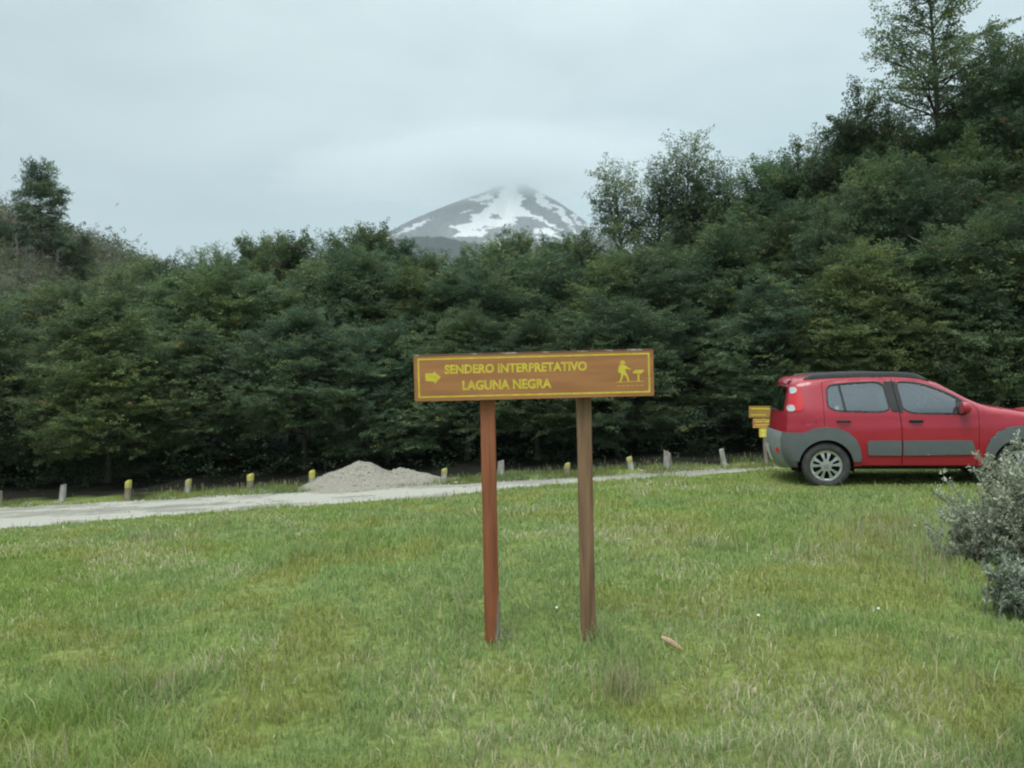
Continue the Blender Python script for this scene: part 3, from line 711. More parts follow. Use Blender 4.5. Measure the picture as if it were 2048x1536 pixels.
# ------------------------------------------------------------------ panels cut from polygons and wrapped on a surface
def dens(poly, step, closed=True):
    out = []; n = len(poly)
    for i in range(n if closed else n-1):
        a = Vector(poly[i]); c = Vector(poly[(i+1) % n]); k = max(1, int(math.ceil((c-a).length/step)))
        out += [tuple(a.lerp(c, j/k)) for j in range(k)]
    if not closed: out.append(tuple(poly[-1]))
    return out
def smooth_poly(poly, it=2, keep=()):
    """Chaikin corner cutting"""
    for _ in range(it):
        out = []; n = len(poly)
        for i in range(n):
            a, c = Vector(poly[i]), Vector(poly[(i+1) % n]); out += [tuple(a.lerp(c, .25)), tuple(a.lerp(c, .75))]
        poly = out
    return poly
def in_poly(p, poly):
    x, y = p; c = False; n = len(poly)
    for i in range(n):
        x0, y0 = poly[i]; x1, y1 = poly[(i+1) % n]
        if (y0 > y) != (y1 > y) and x < (x1-x0)*(y-y0)/(y1-y0)+x0: c = not c
    return c
def seg_dist(p, poly, closed=True):
    best = 1e9; P_ = Vector(p); n = len(poly)
    for i in range(n if closed else n-1):
        a = Vector(poly[i]); c = Vector(poly[(i+1) % n]); ab = c-a
        t = 0 if ab.length_squared == 0 else max(0, min(1, (P_-a).dot(ab)/ab.length_squared))
        best = min(best, (P_-a-ab*t).length)
    return best
def inset(poly, d):
    n = len(poly); area = sum(poly[i][0]*poly[(i+1) % n][1]-poly[(i+1) % n][0]*poly[i][1] for i in range(n)); s = 1 if area > 0 else -1
    out = []
    for i in range(n):
        a, b_, c = Vector(poly[i-1]), Vector(poly[i]), Vector(poly[(i+1) % n])
        e1 = (b_-a).normalized(); e2 = (c-b_).normalized()
        n1 = Vector((-e1.y, e1.x))*s; n2 = Vector((-e2.y, e2.x))*s; m_ = (n1+n2)
        if m_.length < 1e-6: m_ = n1.copy()
        m_.normalize(); out.append(tuple(b_+m_*d/max(.4, m_.dot(n1))))
    return out
def panel(name, outline, holes, wrap, mat, parent, off=0, thick=.012, step=.05, side=-1, dome=0, smooth=True, angle=40, extra=()):
    """flat outline (u,v) -> wrap(u,v,off) gives the 3D point; a rim gives it thickness"""
    rings = [dens(outline, step*.6)]+[dens(h, step*.6) for h in holes]
    pts = []; edges = []
    for r_ in rings:
        b0 = len(pts); pts += [Vector(q) for q in r_]; edges += [(b0+i, b0+(i+1) % len(r_)) for i in range(len(r_))]
    us = [q[0] for q in outline]; vs = [q[1] for q in outline]
    uu = min(us)+step*.5
    while uu < max(us):
        v_ = min(vs)+step*.5
        while v_ < max(vs):
            if in_poly((uu, v_), outline) and not any(in_poly((uu, v_), h) for h in holes) and min(seg_dist((uu, v_), r_) for r_ in ([outline]+list(holes))) > step*.32: pts.append(Vector((uu, v_)))
            v_ += step
        uu += step
    for e_ in extra:
        if in_poly(e_, outline) and not any(in_poly(e_, h) for h in holes): pts.append(Vector(e_))
    vo, eo, fo, *_ = delaunay_2d_cdt(pts, edges, [], 0, 1e-5)
    tri = []
    for f in fo:
        c = tuple(sum((vo[i] for i in f), Vector((0, 0)))/len(f))
        if in_poly(c, outline) and not any(in_poly(c, h) for h in holes): tri.append(tuple(f))
    def h_(p):
        if not dome: return 0
        d = seg_dist(p, outline); return -dome[0]+math.sqrt(max(0, dome[0]**2-max(0, dome[0]-d)**2)) if dome[0] else 0
    mb = MB(); top = [wrap(p[0], p[1], off+h_(tuple(p))) for p in vo]; bot = [wrap(p[0], p[1], off-thick-(dome[0] if dome else 0)) for p in vo]
    from collections import Counter
    cnt = Counter(); dirn = {}
    for f in tri:
        for i in range(3):
            a_, b_ = f[i], f[(i+1) % 3]; cnt[frozenset((a_, b_))] += 1; dirn[frozenset((a_, b_))] = (a_, b_)
    n = len(top); fs = list(tri)
    for k_, c_ in cnt.items():
        if c_ == 1:
            a_, b_ = dirn[k_]; fs.append((b_, a_, a_+n, b_+n))
    mb.add(top+bot, fs)
    me_used = set(i for f in fs for i in f)
    remap = {}; v2 = []
    for i in sorted(me_used): remap[i] = len(v2); v2.append(mb.v[i])
    mb.v = v2; mb.f = [tuple(remap[i] for i in f) for f in mb.f]
    return mb.build(name, mat, parent, smooth, 0, angle)

# ------------------------------------------------------------------ signs
M['sign_brown'] = mottled('sign_paint', (.31, .135, .050), (.40, .180, .070), 4, .5, .4, vscale=(.7, 1, 5), bstr=.15, bdist=.002)
M['sign_yellow'] = mottled('sign_lettering', (.50, .40, .035), (.66, .53, .06), 30, .55, .4, bstr=0)
M['sign_edge'] = mottled('sign_edge_wood', (.17, .10, .07), (.70, .66, .60), 7, .8, .3, vscale=(1, 1, 1), stops=(.50, .62), bstr=.2)
M['red_post'] = mottled('red_painted_post', (.165, .050, .024), (.32, .115, .055), 9, .6, .35, vscale=(3, 3, .22), bstr=.5, stops=(.3, .7))
M['brown_post'] = mottled('weathered_post', (.11, .062, .036), (.27, .165, .10), 9, .8, .25, vscale=(3, 3, .2), bstr=.6, stops=(.3, .7))
M['bare_wood'] = mottled('bare_wood', (.15, .12, .09), (.27, .24, .20), 12, .9, .2, vscale=(2, 2, .4))

SD_ = 4.63
pl = P(831, 757, SD_); pr = P(1303, 745, SD_)
SW = (pr-pl).length; SH = .242; mid = (pl+pr)/2
tilt = math.atan2(pr.z-pl.z, pr.x-pl.x)
sb = P(1080, 1288, SD_+.05); base_z = g(sb.x, sb.y)
sign = tag(empty('trail_sign', (mid.x, SD_, base_z)), 'brown wooden trail sign with yellow routed lettering and a hiker pictogram on two posts', 'sign')
cz = mid.z-base_z
ca, sa = math.cos(tilt), math.sin(tilt)
YAW = R(-1.5)
def SWRAP(u_, v_, off):
    """board coordinates: u along, v up, from the board's middle"""
    x_ = u_*ca-v_*sa; z_ = u_*sa+v_*ca
    return Vector((x_*math.cos(YAW)+off*math.sin(YAW), x_*math.sin(YAW)-off*math.cos(YAW), cz+z_))
hw, hh = SW/2, SH/2
rect = [(-hw, -hh), (hw, -hh), (hw, hh), (-hw, hh)]
board = panel('board', rect, [], SWRAP, M['sign_brown'], sign, .022, .044, .12, smooth=False)
# worn wooden edging, a little proud of the painted face
for n_, poly in (('edging', [(-hw-.003, hh+.0005), (hw+.003, hh+.0005), (hw+.003, hh+.0075), (-hw-.003, hh+.0075)]), ('edging', [(-hw-.003, -hh-.004), (hw+.003, -hh-.004), (hw+.003, -hh-.0005), (-hw-.003, -hh-.0005)]), ('edging', [(-hw-.006, -hh), (-hw-.0005, -hh), (-hw-.0005, hh), (-hw-.006, hh)]), ('edging', [(hw+.0005, -hh), (hw+.006, -hh), (hw+.006, hh), (hw+.0005, hh)])):
    horizontal_top = poly[0][1] > 0 and abs(poly[0][0]) > .3 and poly[1][0] > 0 and poly[2][1]-poly[0][1] < .02
    panel(n_, poly, [], SWRAP, M['sign_edge'] if horizontal_top else M['sign_brown'], board, .024, .048, .2, smooth=False)
def ZS(zx, zy):   # enlargement pixels of the sign -> board coordinates
    bz = 462-(zx-110)*.0300
    return ((zx-1010)/1397*SW/1.288, (bz-zy)/1397*1.0-hh+.002)
i0, bw = .0145, .0085
panel('yellow_border', [(-hw+i0, -hh+i0), (hw-i0, -hh+i0), (hw-i0, hh-i0), (-hw+i0, hh-i0)], [[(-hw+i0+bw, -hh+i0+bw), (hw-i0-bw, -hh+i0+bw), (hw-i0-bw, hh-i0-bw), (-hw+i0+bw, hh-i0-bw)]], SWRAP, M['sign_yellow'], board, .0225, .0035, .2, smooth=False)
panel('arrow', [ZS(*q) for q in [(187, 258), (250, 255), (254, 243), (306, 285), (258, 336), (255, 318), (187, 316)]], [], SWRAP, M['sign_yellow'], board, .0225, .0035, .1, smooth=False)
def text_part(body, name, parent, mat, wrap, u0, u1, v0, v1, bold=.034, off=.0225, thick=.0035):
    cu = bpy.data.curves.new(name, 'FONT'); cu.body = body; cu.offset = bold; cu.resolution_u = 3
    t = bpy.data.objects.new(name+'_tmp', cu); COL.objects.link(t)
    dg = bpy.context.evaluated_depsgraph_get(); dg.update()
    me = bpy.data.meshes.new_from_object(t.evaluated_get(dg)); bpy.data.objects.remove(t)
    co = [v.co.copy() for v in me.vertices]
    x0 = min(c.x for c in co); x1 = max(c.x for c in co); y0 = min(c.y for c in co); y1 = max(c.y for c in co)
    bm = bmesh.new(); bm.from_mesh(me)
    for v in bm.verts: v.co = ((v.co.x-x0)/(x1-x0)*(u1-u0)+u0, (v.co.y-y0)/(y1-y0)*(v1-v0)+v0, 0)
    bmesh.ops.remove_doubles(bm, verts=bm.verts, dist=1e-5)
    r_ = bmesh.ops.extrude_face_region(bm, geom=list(bm.faces)); up = [e for e in r_['geom'] if isinstance(e, bmesh.types.BMVert)]
    ups = set(up)
    for v in bm.verts: v.co = wrap(v.co.x, v.co.y, off if v in ups else off-thick)
    bmesh.ops.recalc_face_normals(bm, faces=bm.faces)
    for f in bm.faces: f.smooth = False
    bm.to_mesh(me); bm.free(); me.materials.clear()
    for a_ in ('sharp_face', 'custom_normal'):
        if a_ in me.attributes: me.attributes.remove(me.attributes[a_])
    me.polygons.foreach_set('use_smooth', [False]*len(me.polygons)); me.update()
    return link(name, me, parent, mat)
a0 = ZS(335, 262); a1 = ZS(1416, 228); t0_ = ZS(335, 191)
text_part('SENDERO INTERPRETATIVO', 'lettering', board, M['sign_yellow'], SWRAP, a0[0], a1[0], a0[1], a0[1]+.0505)
b0 = ZS(468, 384); b1 = ZS(1145, 360)
text_part('LAGUNA NEGRA', 'lettering', board, M['sign_yellow'], SWRAP, b0[0], b1[0], b0[1], b0[1]+.0535)
hk = [('hiker_pictogram', [[(1668, 168), (1672, 156), (1685, 149), (1698, 154), (1703, 167), (1712, 171), (1700, 177), (1690, 180), (1676, 179), (1662, 172)],
      [(1666, 184), (1690, 182), (1708, 190), (1726, 205), (1748, 213), (1745, 221), (1722, 217), (1706, 212), (1708, 240), (1722, 260), (1730, 285), (1733, 312), (1722, 313), (1716, 288), (1702, 268), (1692, 256), (1684, 282), (1672, 312), (1655, 315), (1668, 286), (1672, 258), (1665, 238), (1660, 246), (1651, 243), (1652, 210)],
      [(1757, 246), (1782, 224), (1849, 222), (1826, 252)], [(1796, 253), (1809, 253), (1810, 308), (1797, 308)],
      [(1633, 314), (1842, 305), (1842, 309), (1633, 318)]]+[[(1640+k_*35, 343-k_*1.2), (1664+k_*35, 342-k_*1.2), (1664+k_*35, 346-k_*1.2), (1640+k_*35, 347-k_*1.2)] for k_ in range(6)])]
allmb = MB()
for nm, polys in hk:
    tmp = []
    for q in polys:
        o_ = panel('tmp', [ZS(*p_) for p_ in q], [], SWRAP, M['sign_yellow'], None, .0225, .0035, .1, smooth=False)
        allmb.add([v.co for v in o_.data.vertices], [tuple(f.vertices) for f in o_.data.polygons]); me_ = o_.data; bpy.data.objects.remove(o_); bpy.data.meshes.remove(me_)
    allmb.build(nm, M['sign_yellow'], board)
# posts behind the board, set in the ground
def square_post(name, px_top, px_bot, py_top, py_bot, d, w, mat, parent, org, top_extra=.10, dp=.07):
    a = P(px_top, py_top, d)-org; b_ = P(px_bot, py_bot, d)-org
    ax = (a-b_).normalized(); b_ = b_-ax*.15; a = a+ax*top_extra
    mb = MB(); L_ = (a-b_).length; side_ = Vector((1, 0, 0)); side_ = (side_-ax*side_.dot(ax)).normalized(); fw = ax.cross(side_)
    nseg = 14; prof = [(-.5, -.42), (-.42, -.5), (.42, -.5), (.5, -.42), (.5, .42), (.42, .5), (-.42, .5), (-.5, .42)]
    vs = []
    for i in range(nseg+1):
        c = b_+ax*L_*i/nseg; k_ = 1+random.gauss(0, .012)
        for (p0, p1) in prof: vs.append(c+side_*p0*w*k_+fw*p1*dp*k_)
    fs = [(i*8+j, i*8+(j+1) % 8, (i+1)*8+(j+1) % 8, (i+1)*8+j) for i in range(nseg) for j in range(8)]+[tuple(range(8))[::-1], tuple(nseg*8+j for j in range(8))]
    mb.add(vs, fs); return mb.build(name, mat, parent)
po = sign.location
lp = square_post('post', 975, 985, 800, 1288, SD_+.065, .081, M['red_post'], sign, po); lp['label'] = 'reddish painted post, chipped at its foot'
rp = square_post('post', 1167, 1177, 794, 1286, SD_+.075, .079, M['brown_post'], sign, po); rp['label'] = 'faded brown post'
# chip of bare wood at the foot of the left post
chip = P(990, 1288, SD_+.026)-po; chip_top = P(996, 1190, SD_+.026)-po
mb = MB(); w0 = .026
mb.add([chip+Vector((-.003, 0, -.02)), chip+Vector((w0, 0, -.02)), chip_top+Vector((.004, 0, 0)), chip_top+Vector((.000, 0, 0)), chip+Vector((-.003, .012, -.02)), chip+Vector((w0+.003, .03, -.02)), chip_top+Vector((.007, .02, 0)), chip_top+Vector((.0, .012, 0))], [(0, 1, 2, 3), (1, 5, 6, 2), (4, 0, 3, 7), (3, 2, 6, 7)])
mb.build('bare_patch', M['bare_wood'], lp)

# small sign by the bollards, partly hidden by the car
D2 = 19.7
bp = P(1529, 930, D2); sg2 = tag(empty('trail_marker_sign', (bp.x, D2, g(bp.x, D2))), 'small yellow and brown post sign with the number 2 beside the car bumper', 'sign')
o2 = sg2.location
M['sign_ochre'] = mottled('ochre_sign_paint', (.25, .15, .036), (.35, .215, .05), 4, .6, .3, bstr=0)
def plate(name, x0, y0, x1, y1, mat, parent, thick=.03, off=.05):
    a = P(x0, y0, D2)-o2; c = P(x1, y1, D2)-o2; e = P(x1, y0, D2)-o2; h__ = P(x0, y1, D2)-o2
    mb = MB(); f0 = Vector((0, -off, 0)); f1 = Vector((0, -off+thick, 0))
    mb.add([a+f0, e+f0, c+f0, h__+f0, a+f1, e+f1, c+f1, h__+f1], [(0, 1, 2, 3), (7, 6, 5, 4), (4, 5, 1, 0), (3, 2, 6, 7), (0, 3, 7, 4), (1, 5, 6, 2)])
    return mb.build(name, mat, parent)
ps = square_post('post', 1526, 1532, 815, 932, D2, .075, M['bare_wood'], sg2, o2, .02)
up_ = plate('upper_board', 1497, 812, 1557, 835, M['sign_brown'], sg2); up_.data.materials.clear(); up_.data.materials.append(M['sign_ochre'])
lo_ = plate('lower_board', 1504.5, 837, 1552, 855.5, M['sign_brown'], sg2)
np_ = plate('number_plate', 1517.5, 856.5, 1532.5, 874, M['sign_yellow'], sg2)
for (x0, y0, x1, y1, par, mt) in [(1501, 816, 1553, 818.5, up_, 'sign_yellow'), (1501, 828.5, 1530, 830.5, up_, 'sign_yellow'), (1505.5, 838, 1551, 839.4, lo_, 'sign_yellow'), (1509, 841.5, 1524, 844, lo_, 'sign_yellow'), (1526, 841.3, 1540, 843.8, lo_, 'sign_yellow'), (1508, 848.5, 1543, 850.5, lo_, 'sign_yellow'), (1505.5, 853.5, 1551, 854.8, lo_, 'sign_yellow')]:
    plate('routed_line', x0, y0, x1, y1, M[mt], par, .006, .053)
def W2(u_, v_, off):
    p_ = P(u_, v_, D2)-o2; return p_+Vector((0, -off, 0))
text_part('2', 'numeral', np_, mottled('numeral_pale', (.62, .56, .20), (.72, .66, .30), 10, .6, .3, bstr=0), W2, 1521.5, 1528.5, 871.5, 859.5, .01, .053, .004)

# ------------------------------------------------------------------ bollards along the road
M['bollard'] = mottled('bollard_wood', (.22, .21, .19), (.46, .45, .41), 9, .9, .2, vscale=(1, 1, .35), bstr=.5)
M['bollard_brown'] = mottled('bollard_brown_wood', (.15, .12, .095), (.30, .26, .21), 9, .9, .2, vscale=(1, 1, .35), bstr=.5)
M['bollard_yellow'] = mottled('bollard_paint', (.33, .30, .06), (.46, .43, .11), 12, .7, .3, bstr=.3)
M['bollard_dull'] = mottled('bollard_dull_paint', (.27, .25, .09), (.42, .39, .16), 12, .8, .2, bstr=.3)
def bollard(px, py0, py1, wpx, mat, capmat, capf, lean, label, d=20.0, slant=.25):
    b_ = P(px, py1, d); zb = g(b_.x, d); top = P(px+lean, py0, d)
    zb = min(zb, b_.z)
    r = tag(empty('bollard', (b_.x, d, zb)), label, 'bollard', 'wooden bollards along the far side of the road')
    L_ = top.z-zb; w = wpx/FPX*d/2; tx = top.x-b_.x; n = 12
    rings = [(-.15, 1.05), (.0, 1.05), (.3, 1.0), (.6, .97), (1-capf, .96), (1.0, .88)]
    def ring(t, k_, slx=0):
        return [Vector((tx*max(t, 0)+w*k_*math.cos(2*math.pi*j/n)*(1+.07*math.sin(3*j+px)), w*k_*math.sin(2*math.pi*j/n)*(1+.07*math.cos(2*j+px)), L_*t+slx*w*math.cos(2*math.pi*j/n))) for j in range(n)]
    def loft(rs, nm, mt, cap_top=True):
        mb = MB(); vs = [v for q in rs for v in q]; m_ = len(rs)
        fs = [(i*n+j, i*n+(j+1) % n, (i+1)*n+(j+1) % n, (i+1)*n+j) for i in range(m_-1) for j in range(n)]
        if cap_top: fs.append(tuple((m_-1)*n+j for j in range(n)))
        mb.add(vs, fs); return mb.build(nm, mt, r, True, 0, 50)
    if capmat is None: loft([ring(t, k_, slant if t > .99 else 0) for t, k_ in rings], 'log', mat)
    else:
        loft([ring(t, k_) for t, k_ in rings[:-1]], 'log', mat)
        loft([ring(1-capf, .965), ring(1-capf, 1.0), ring(.93, 1.02, slant*.6), ring(1.0, .82, slant), ring(1.02, .3, slant*.3)], 'painted_top', capmat)
    return r
BW, BB, BY, BD = M['bollard'], M['bollard_brown'], M['bollard_yellow'], M['bollard_dull']
for a in [
 (0, 982, 1011, 11, BB, None, .3, -1, 'weathered bollard cut by the left edge of the photo'),
 (124, 969, 1006, 12, BW, None, .3, 3, 'plain grey bollard with no paint, leftmost complete one by the road'),
 (255, 961, 1000, 13, BB, BY, .36, 2, 'brown bollard with a bright yellow top, left of the white one'),
 (375, 959, 993, 12, BW, BD, .30, 2, 'whitish bollard with a pale yellow slanted top, left of the stout yellow topped one'),
 (500, 948, 983, 14, BB, BY, .36, 1, 'stout bollard with yellow top standing in the grass left of the gravel heap'),
 (623, 941, 966, 12, BW, BY, .42, 1, 'pale bollard with yellow top half buried by the left end of the gravel heap'),
 (888, 937, 962, 11, BW, BD, .36, 1, 'short bollard with dull yellow top at the right end of the gravel heap'),
 (1002, 922, 957, 13, BW, None, .3, 0, 'tall plain whitish bollard just right of the red sign post'),
 (1134, 926, 946, 11, BB, BD, .42, 1, 'very short bollard with dull yellow top between the sign posts'),
 (1262, 914, 939, 12, BW, BD, .40, -4, 'leaning bollard with faded yellow top on a grassy mound'),
 (1449, 898, 934, 11, BW, None, .3, -6, 'thin plain grey bollard leaning left, nearest to the small yellow sign')]:
    bollard(*a)
r = bollard(1333, 903, 942, 12, BW, None, .3, 0, 'split bollard with a second log leaning against its right side', slant=-.6)
b_ = P(1341, 941, 20.05)-r.location
mb = MB(); mb.tube([b_+Vector((0, 0, -.1)), P(1340, 930, 20.05)-r.location, P(1338, 908, 20.05)-r.location, P(1333, 903, 20.02)-r.location], [.05, .05, .045, .03], 9); mb.build('leaning_log', BB, r, True)

# ------------------------------------------------------------------ shrubs, small plants, litter
def shrub_mesh(name, seed, H, Rx, nst, lcol, M_=9, ll=.030, lw=.012):
    segs = []; SP = []; SD = []; SN = []; SS = []
    for i in range(nst):
        a = random.uniform(0, 6.28); sp = abs(random.gauss(0, .5)); sp = min(sp, 1.1)
        L = H*random.uniform(.62, 1.08)*(1 if sp < .6 else .85)
        b0 = np.array([random.gauss(0, .22)*Rx, random.gauss(0, .22)*Rx, 0.0])
        d = np.array([math.cos(a)*math.sin(sp)*Rx/H*1.1, math.sin(a)*math.sin(sp)*Rx/H*1.1, math.cos(sp)])
        p = b0; pts = [p]
        for s in range(5):
            d = d+np.array([random.gauss(0, .12), random.gauss(0, .12), .06]); d /= np.linalg.norm(d); pts.append(pts[-1]+d*L/5)
        segs.append((np.array([0, 0, -.05]), b0, .012, .009))
        for s in range(5): segs.append((pts[s], pts[s+1], .009*(1-s/5.5), .009*(1-(s+1)/5.5)))
        tips = [(pts, .28)]
        for j in range(random.randint(3, 6)):
            q = random.randint(1, 4); a2 = random.uniform(0, 6.28)
            e = d*.8+np.array([math.cos(a2)*.75, math.sin(a2)*.75, .25]); e /= np.linalg.norm(e); l2 = L*random.uniform(.18, .40)
            pp = [pts[q]+e*l2*t for t in (0, .5, 1)]; segs.append((pp[0], pp[1], .005, .004)); segs.append((pp[1], pp[2], .004, .002)); tips.append((pp, .15))
        for pp, t0 in tips:
            pp = np.array(pp); k = len(pp)-1; ln_ = np.linalg.norm(pp[-1]-pp[0])
            m_ = max(3, int(ln_*(1-t0)/.033))
            for u_ in range(m_):
                t = t0+(1-t0)*(u_+random.random())/m_; q = t*k; qi = min(int(q), k-1)
                c = pp[qi]+(pp[qi+1]-pp[qi])*(q-qi); ax = pp[qi+1]-pp[qi]; a3 = random.uniform(0, 6.28)
                ax = ax/np.linalg.norm(ax)
                SP.append(c); SD.append(ax*.8+np.array([math.cos(a3), math.sin(a3), .1])*.8); SN.append(ax+np.array([random.gauss(0, .3)]*3)); SS.append(random.uniform(.7, 1.2))
    SP = np.array(SP); n = len(SP)
    w = rng.uniform(0, 1, (n, 1)); C = np.array(lcol[0])*(1-w)+np.array(lcol[1])*w
    V, F, Cc = leaves_from_sprays(SP, np.array(SD), np.array(SN), np.array(SS), M_, C, ll=ll, lw=lw, fan=.05, jit=.8)
    cm = np_mesh(name+'_leaves', V, [F]); face_col(cm, Cc); cm.materials.append(M['shrub_leaf'])
    V, F = tubes_np(segs, 5); wm = np_mesh(name+'_stems', V, [F], True); wm.materials.append(M['shrub_stem'])
    return wm, cm
M['shrub_stem'] = mottled('shrub_stem', (.10, .095, .085), (.22, .21, .19), 12, .9, .2)
S1 = shrub_mesh('grey_shrub', 1, .95, .84, 84, [(.25, .29, .205), (.42, .455, .345)])
S2 = shrub_mesh('small_grey_shrub', 2, .42, .46, 75, [(.17, .215, .155), (.30, .345, .26)])
def put_shrub(ms, px, py, d, label, s=1, tint=(1, 1, 1), name='shrub'):
    b_ = P(px, py, d); r = tag(empty(name, (b_.x, d, g(b_.x, d)-.02), random.uniform(0, 6.28)), label, 'shrub'); r.scale = (s, s, s)
    link('stems', ms[0], r); c = link('foliage', ms[1], r); c.color = (*tint, 1); return r
put_shrub(S1, 2092, 1104, 6.2, 'large grey green shrub in front of the car bonnet at the right edge', .94)
put_shrub(S1, 1950, 1078, 6.5, 'low sparse shrub at the left foot of the large grey shrub', .52, (1.05, 1.05, 1.0))
put_shrub(S2, 2072, 1222, 4.9, 'small bluish grey shrub nearest the camera at the right edge', .84, (1.0, 1.08, 1.06))
SWf = shrub_mesh('pale_plant', 3, .15, .12, 26, [(.26, .32, .22), (.42, .48, .38)], ll=.026, lw=.014)
for px, py, s, lab in [(1962, 1090, 1.0, 'low pale green plant with white flowers between the two shrubs'), (2040, 1090, 1.0, 'pale green plant with white flowers at the right edge under the large shrub'), (2010, 1122, 1.2, 'pale leafy plant right above the small bluish shrub')]:
    hz_ = 741+(1024-px)*.0244; d = 1.48*FPX/(py-hz_)
    r = put_shrub(SWf, px, py, d, lab, s, name='flowering_plant'); r['category'] = 'plant'
    for k in range(5):
        mb = MB(); c = Vector((random.gauss(0, .05), random.gauss(0, .05), random.uniform(.10, .16))); q = .008
        for j in range(5):
            a = j*1.2566+k; e = Vector((math.cos(a), math.sin(a), .25))*q; f_ = Vector((-math.sin(a), math.cos(a), 0))*q*.5
            mb.add([c, c+e+f_, c+e*1.4, c+e-f_], [(0, 1, 2, 3)])
        mb.build('flower', M.setdefault('white_petal', mottled('white_petal', (.70, .70, .66), (.8, .8, .76), 5, .7, .2, bstr=0)), r)
def ground_at(px, py):
    hz_ = 741+(1024-px)*.0244; d = 1.48*FPX/(py-hz_)
    for _ in range(8): d = (1.48-g((px-1024)/FPX*d, d))*FPX/(py-hz_)
    return P(px, py, d), d
TF = shrub_mesh('weed', 4, .08, .12, 34, [(.10, .19, .085), (.18, .28, .14)], ll=.03, lw=.014)
for px, py, s, lab in []:
    p_, d = ground_at(px, py); r = put_shrub(TF, px, py, d, lab, s, name='weed'); r.location = (p_.x, d, g(p_.x, d)-.02); r['category'] = 'weed'
# curled strip of bark and a dry stick
p_, d = ground_at(1343, 1312); mb = MB(); vs = []
for i in range(9):
    for j in range(6):
        t = i/8; a = R(-70+j*28); w = .022*math.sin(math.pi*(.12+.76*t)); vs.append(Vector(((t-.5)*.115, w*math.sin(a), .05-.05*t+w*math.cos(a))))
mb.add(vs+[v*0.94+Vector((0, 0, -.002)) for v in vs], [(i*6+j, i*6+j+1, (i+1)*6+j+1, (i+1)*6+j) for i in range(8) for j in range(5)]+[(54+(i+1)*6+j, 54+(i+1)*6+j+1, 54+i*6+j+1, 54+i*6+j) for i in range(8) for j in range(5)]+[(i*6+j, (i+1)*6+j, 54+(i+1)*6+j, 54+i*6+j) for i in range(8) for j in (0, 5)])
o = mb.build('bark_strip', mottled('dry_bark', (.26, .17, .10), (.42, .32, .21), 20, .9, .2), None, True); o.location = (p_.x, d, g(p_.x, d)+.035); o.rotation_euler = (R(15), R(8), R(-12)); tag(o, 'curled piece of dry tan bark in the grass right of the sign', 'bark')
p_, d = ground_at(1018, 1290); mb = MB()
mb.tube([Vector((-.04, 0, .075)), Vector((-.02, .0, .05)), Vector((.005, 0, .035)), Vector((.03, 0, .028))], [.003, .0045, .0045, .002], 6)
o = mb.build('dry_stick', M['pale_bark'], None, True); o.location = (p_.x, d, g(p_.x, d)); tag(o, 'short pale curved stick at the foot of the red sign post', 'stick')
# pale stones lying along the grass edge
k = 0
for px, py, s, lab in [(1236, 992, .028, 'pale stone in the short grass right of the brown sign post'), (1262, 988, .022, 'small pale stone beside the sign post pair of stones'), (1372, 976, .03, 'long flat pale stone in the grass left of the car'), (1256, 1081, .015, 'small white stone alone on the grass slope between sign and car'), (911, 966, .06, 'white stone at the right tail of the gravel heap')]:
    p_, d = ground_at(px, py) if px != 911 else (P(911, 966, 19.5), 19.5)
    bm = bmesh.new(); bmesh.ops.create_icosphere(bm, subdivisions=3, radius=s)
    for v in bm.verts:
        f_ = 1+.25*math.sin(v.co.x/s*2.1+k)*math.cos(v.co.y/s*1.7+k*2)+random.gauss(0, .02); v.co = Vector((v.co.x*1.5*f_, v.co.y*f_, v.co.z*.7*f_))
    me = bpy.data.meshes.new('stone'); bm.to_mesh(me); bm.free()
    o = link('stone', me, None, M['stone']); o.location = (p_.x, d, g(p_.x, d)+s*.4); o.rotation_euler.z = k; tag(o, lab, 'stone'); k += 1
# small white daisies in the lawn
M.setdefault('white_petal', mottled('white_petal', (.70, .70, .66), (.8, .8, .76), 5, .7, .2, bstr=0))
for px, py, lab in [(1515, 1263, 'tiny white daisy in open grass right of the brown sign post'), (1755, 1250, 'white daisy in the grass left of the small bluish shrub'), (1828, 1068, 'white daisy in dry grass left of the large shrub'), (1112, 1245, 'tiny pale daisy in the grass between the two sign posts')]:
    p_, d = ground_at(px, py); r = tag(empty('daisy', (p_.x, d, g(p_.x, d))), lab, 'flower', 'daisies in the lawn')
    mb = MB(); mb.tube([(0, 0, -.01), (.004, 0, .05), (.006, 0, .085)], .0018, 5); mb.build('stem', M.setdefault('green_stem', mottled('green_stem', (.07, .12, .03), (.1, .16, .05), 9, .7, .2, bstr=0)), r)
    mb = MB(); c = Vector((.006, -.002, .086))
    for j in range(12):
        a = j*.5236; e = Vector((math.cos(a), math.sin(a)*.6, math.sin(a)*.6))*.009; t_ = Vector((-math.sin(a), math.cos(a)*.6, math.cos(a)*.6))*.0025
        mb.add([c, c+e*.6+t_, c+e, c+e*.6-t_], [(0, 1, 2, 3)])
    mb.build('petals', M['white_petal'], r)
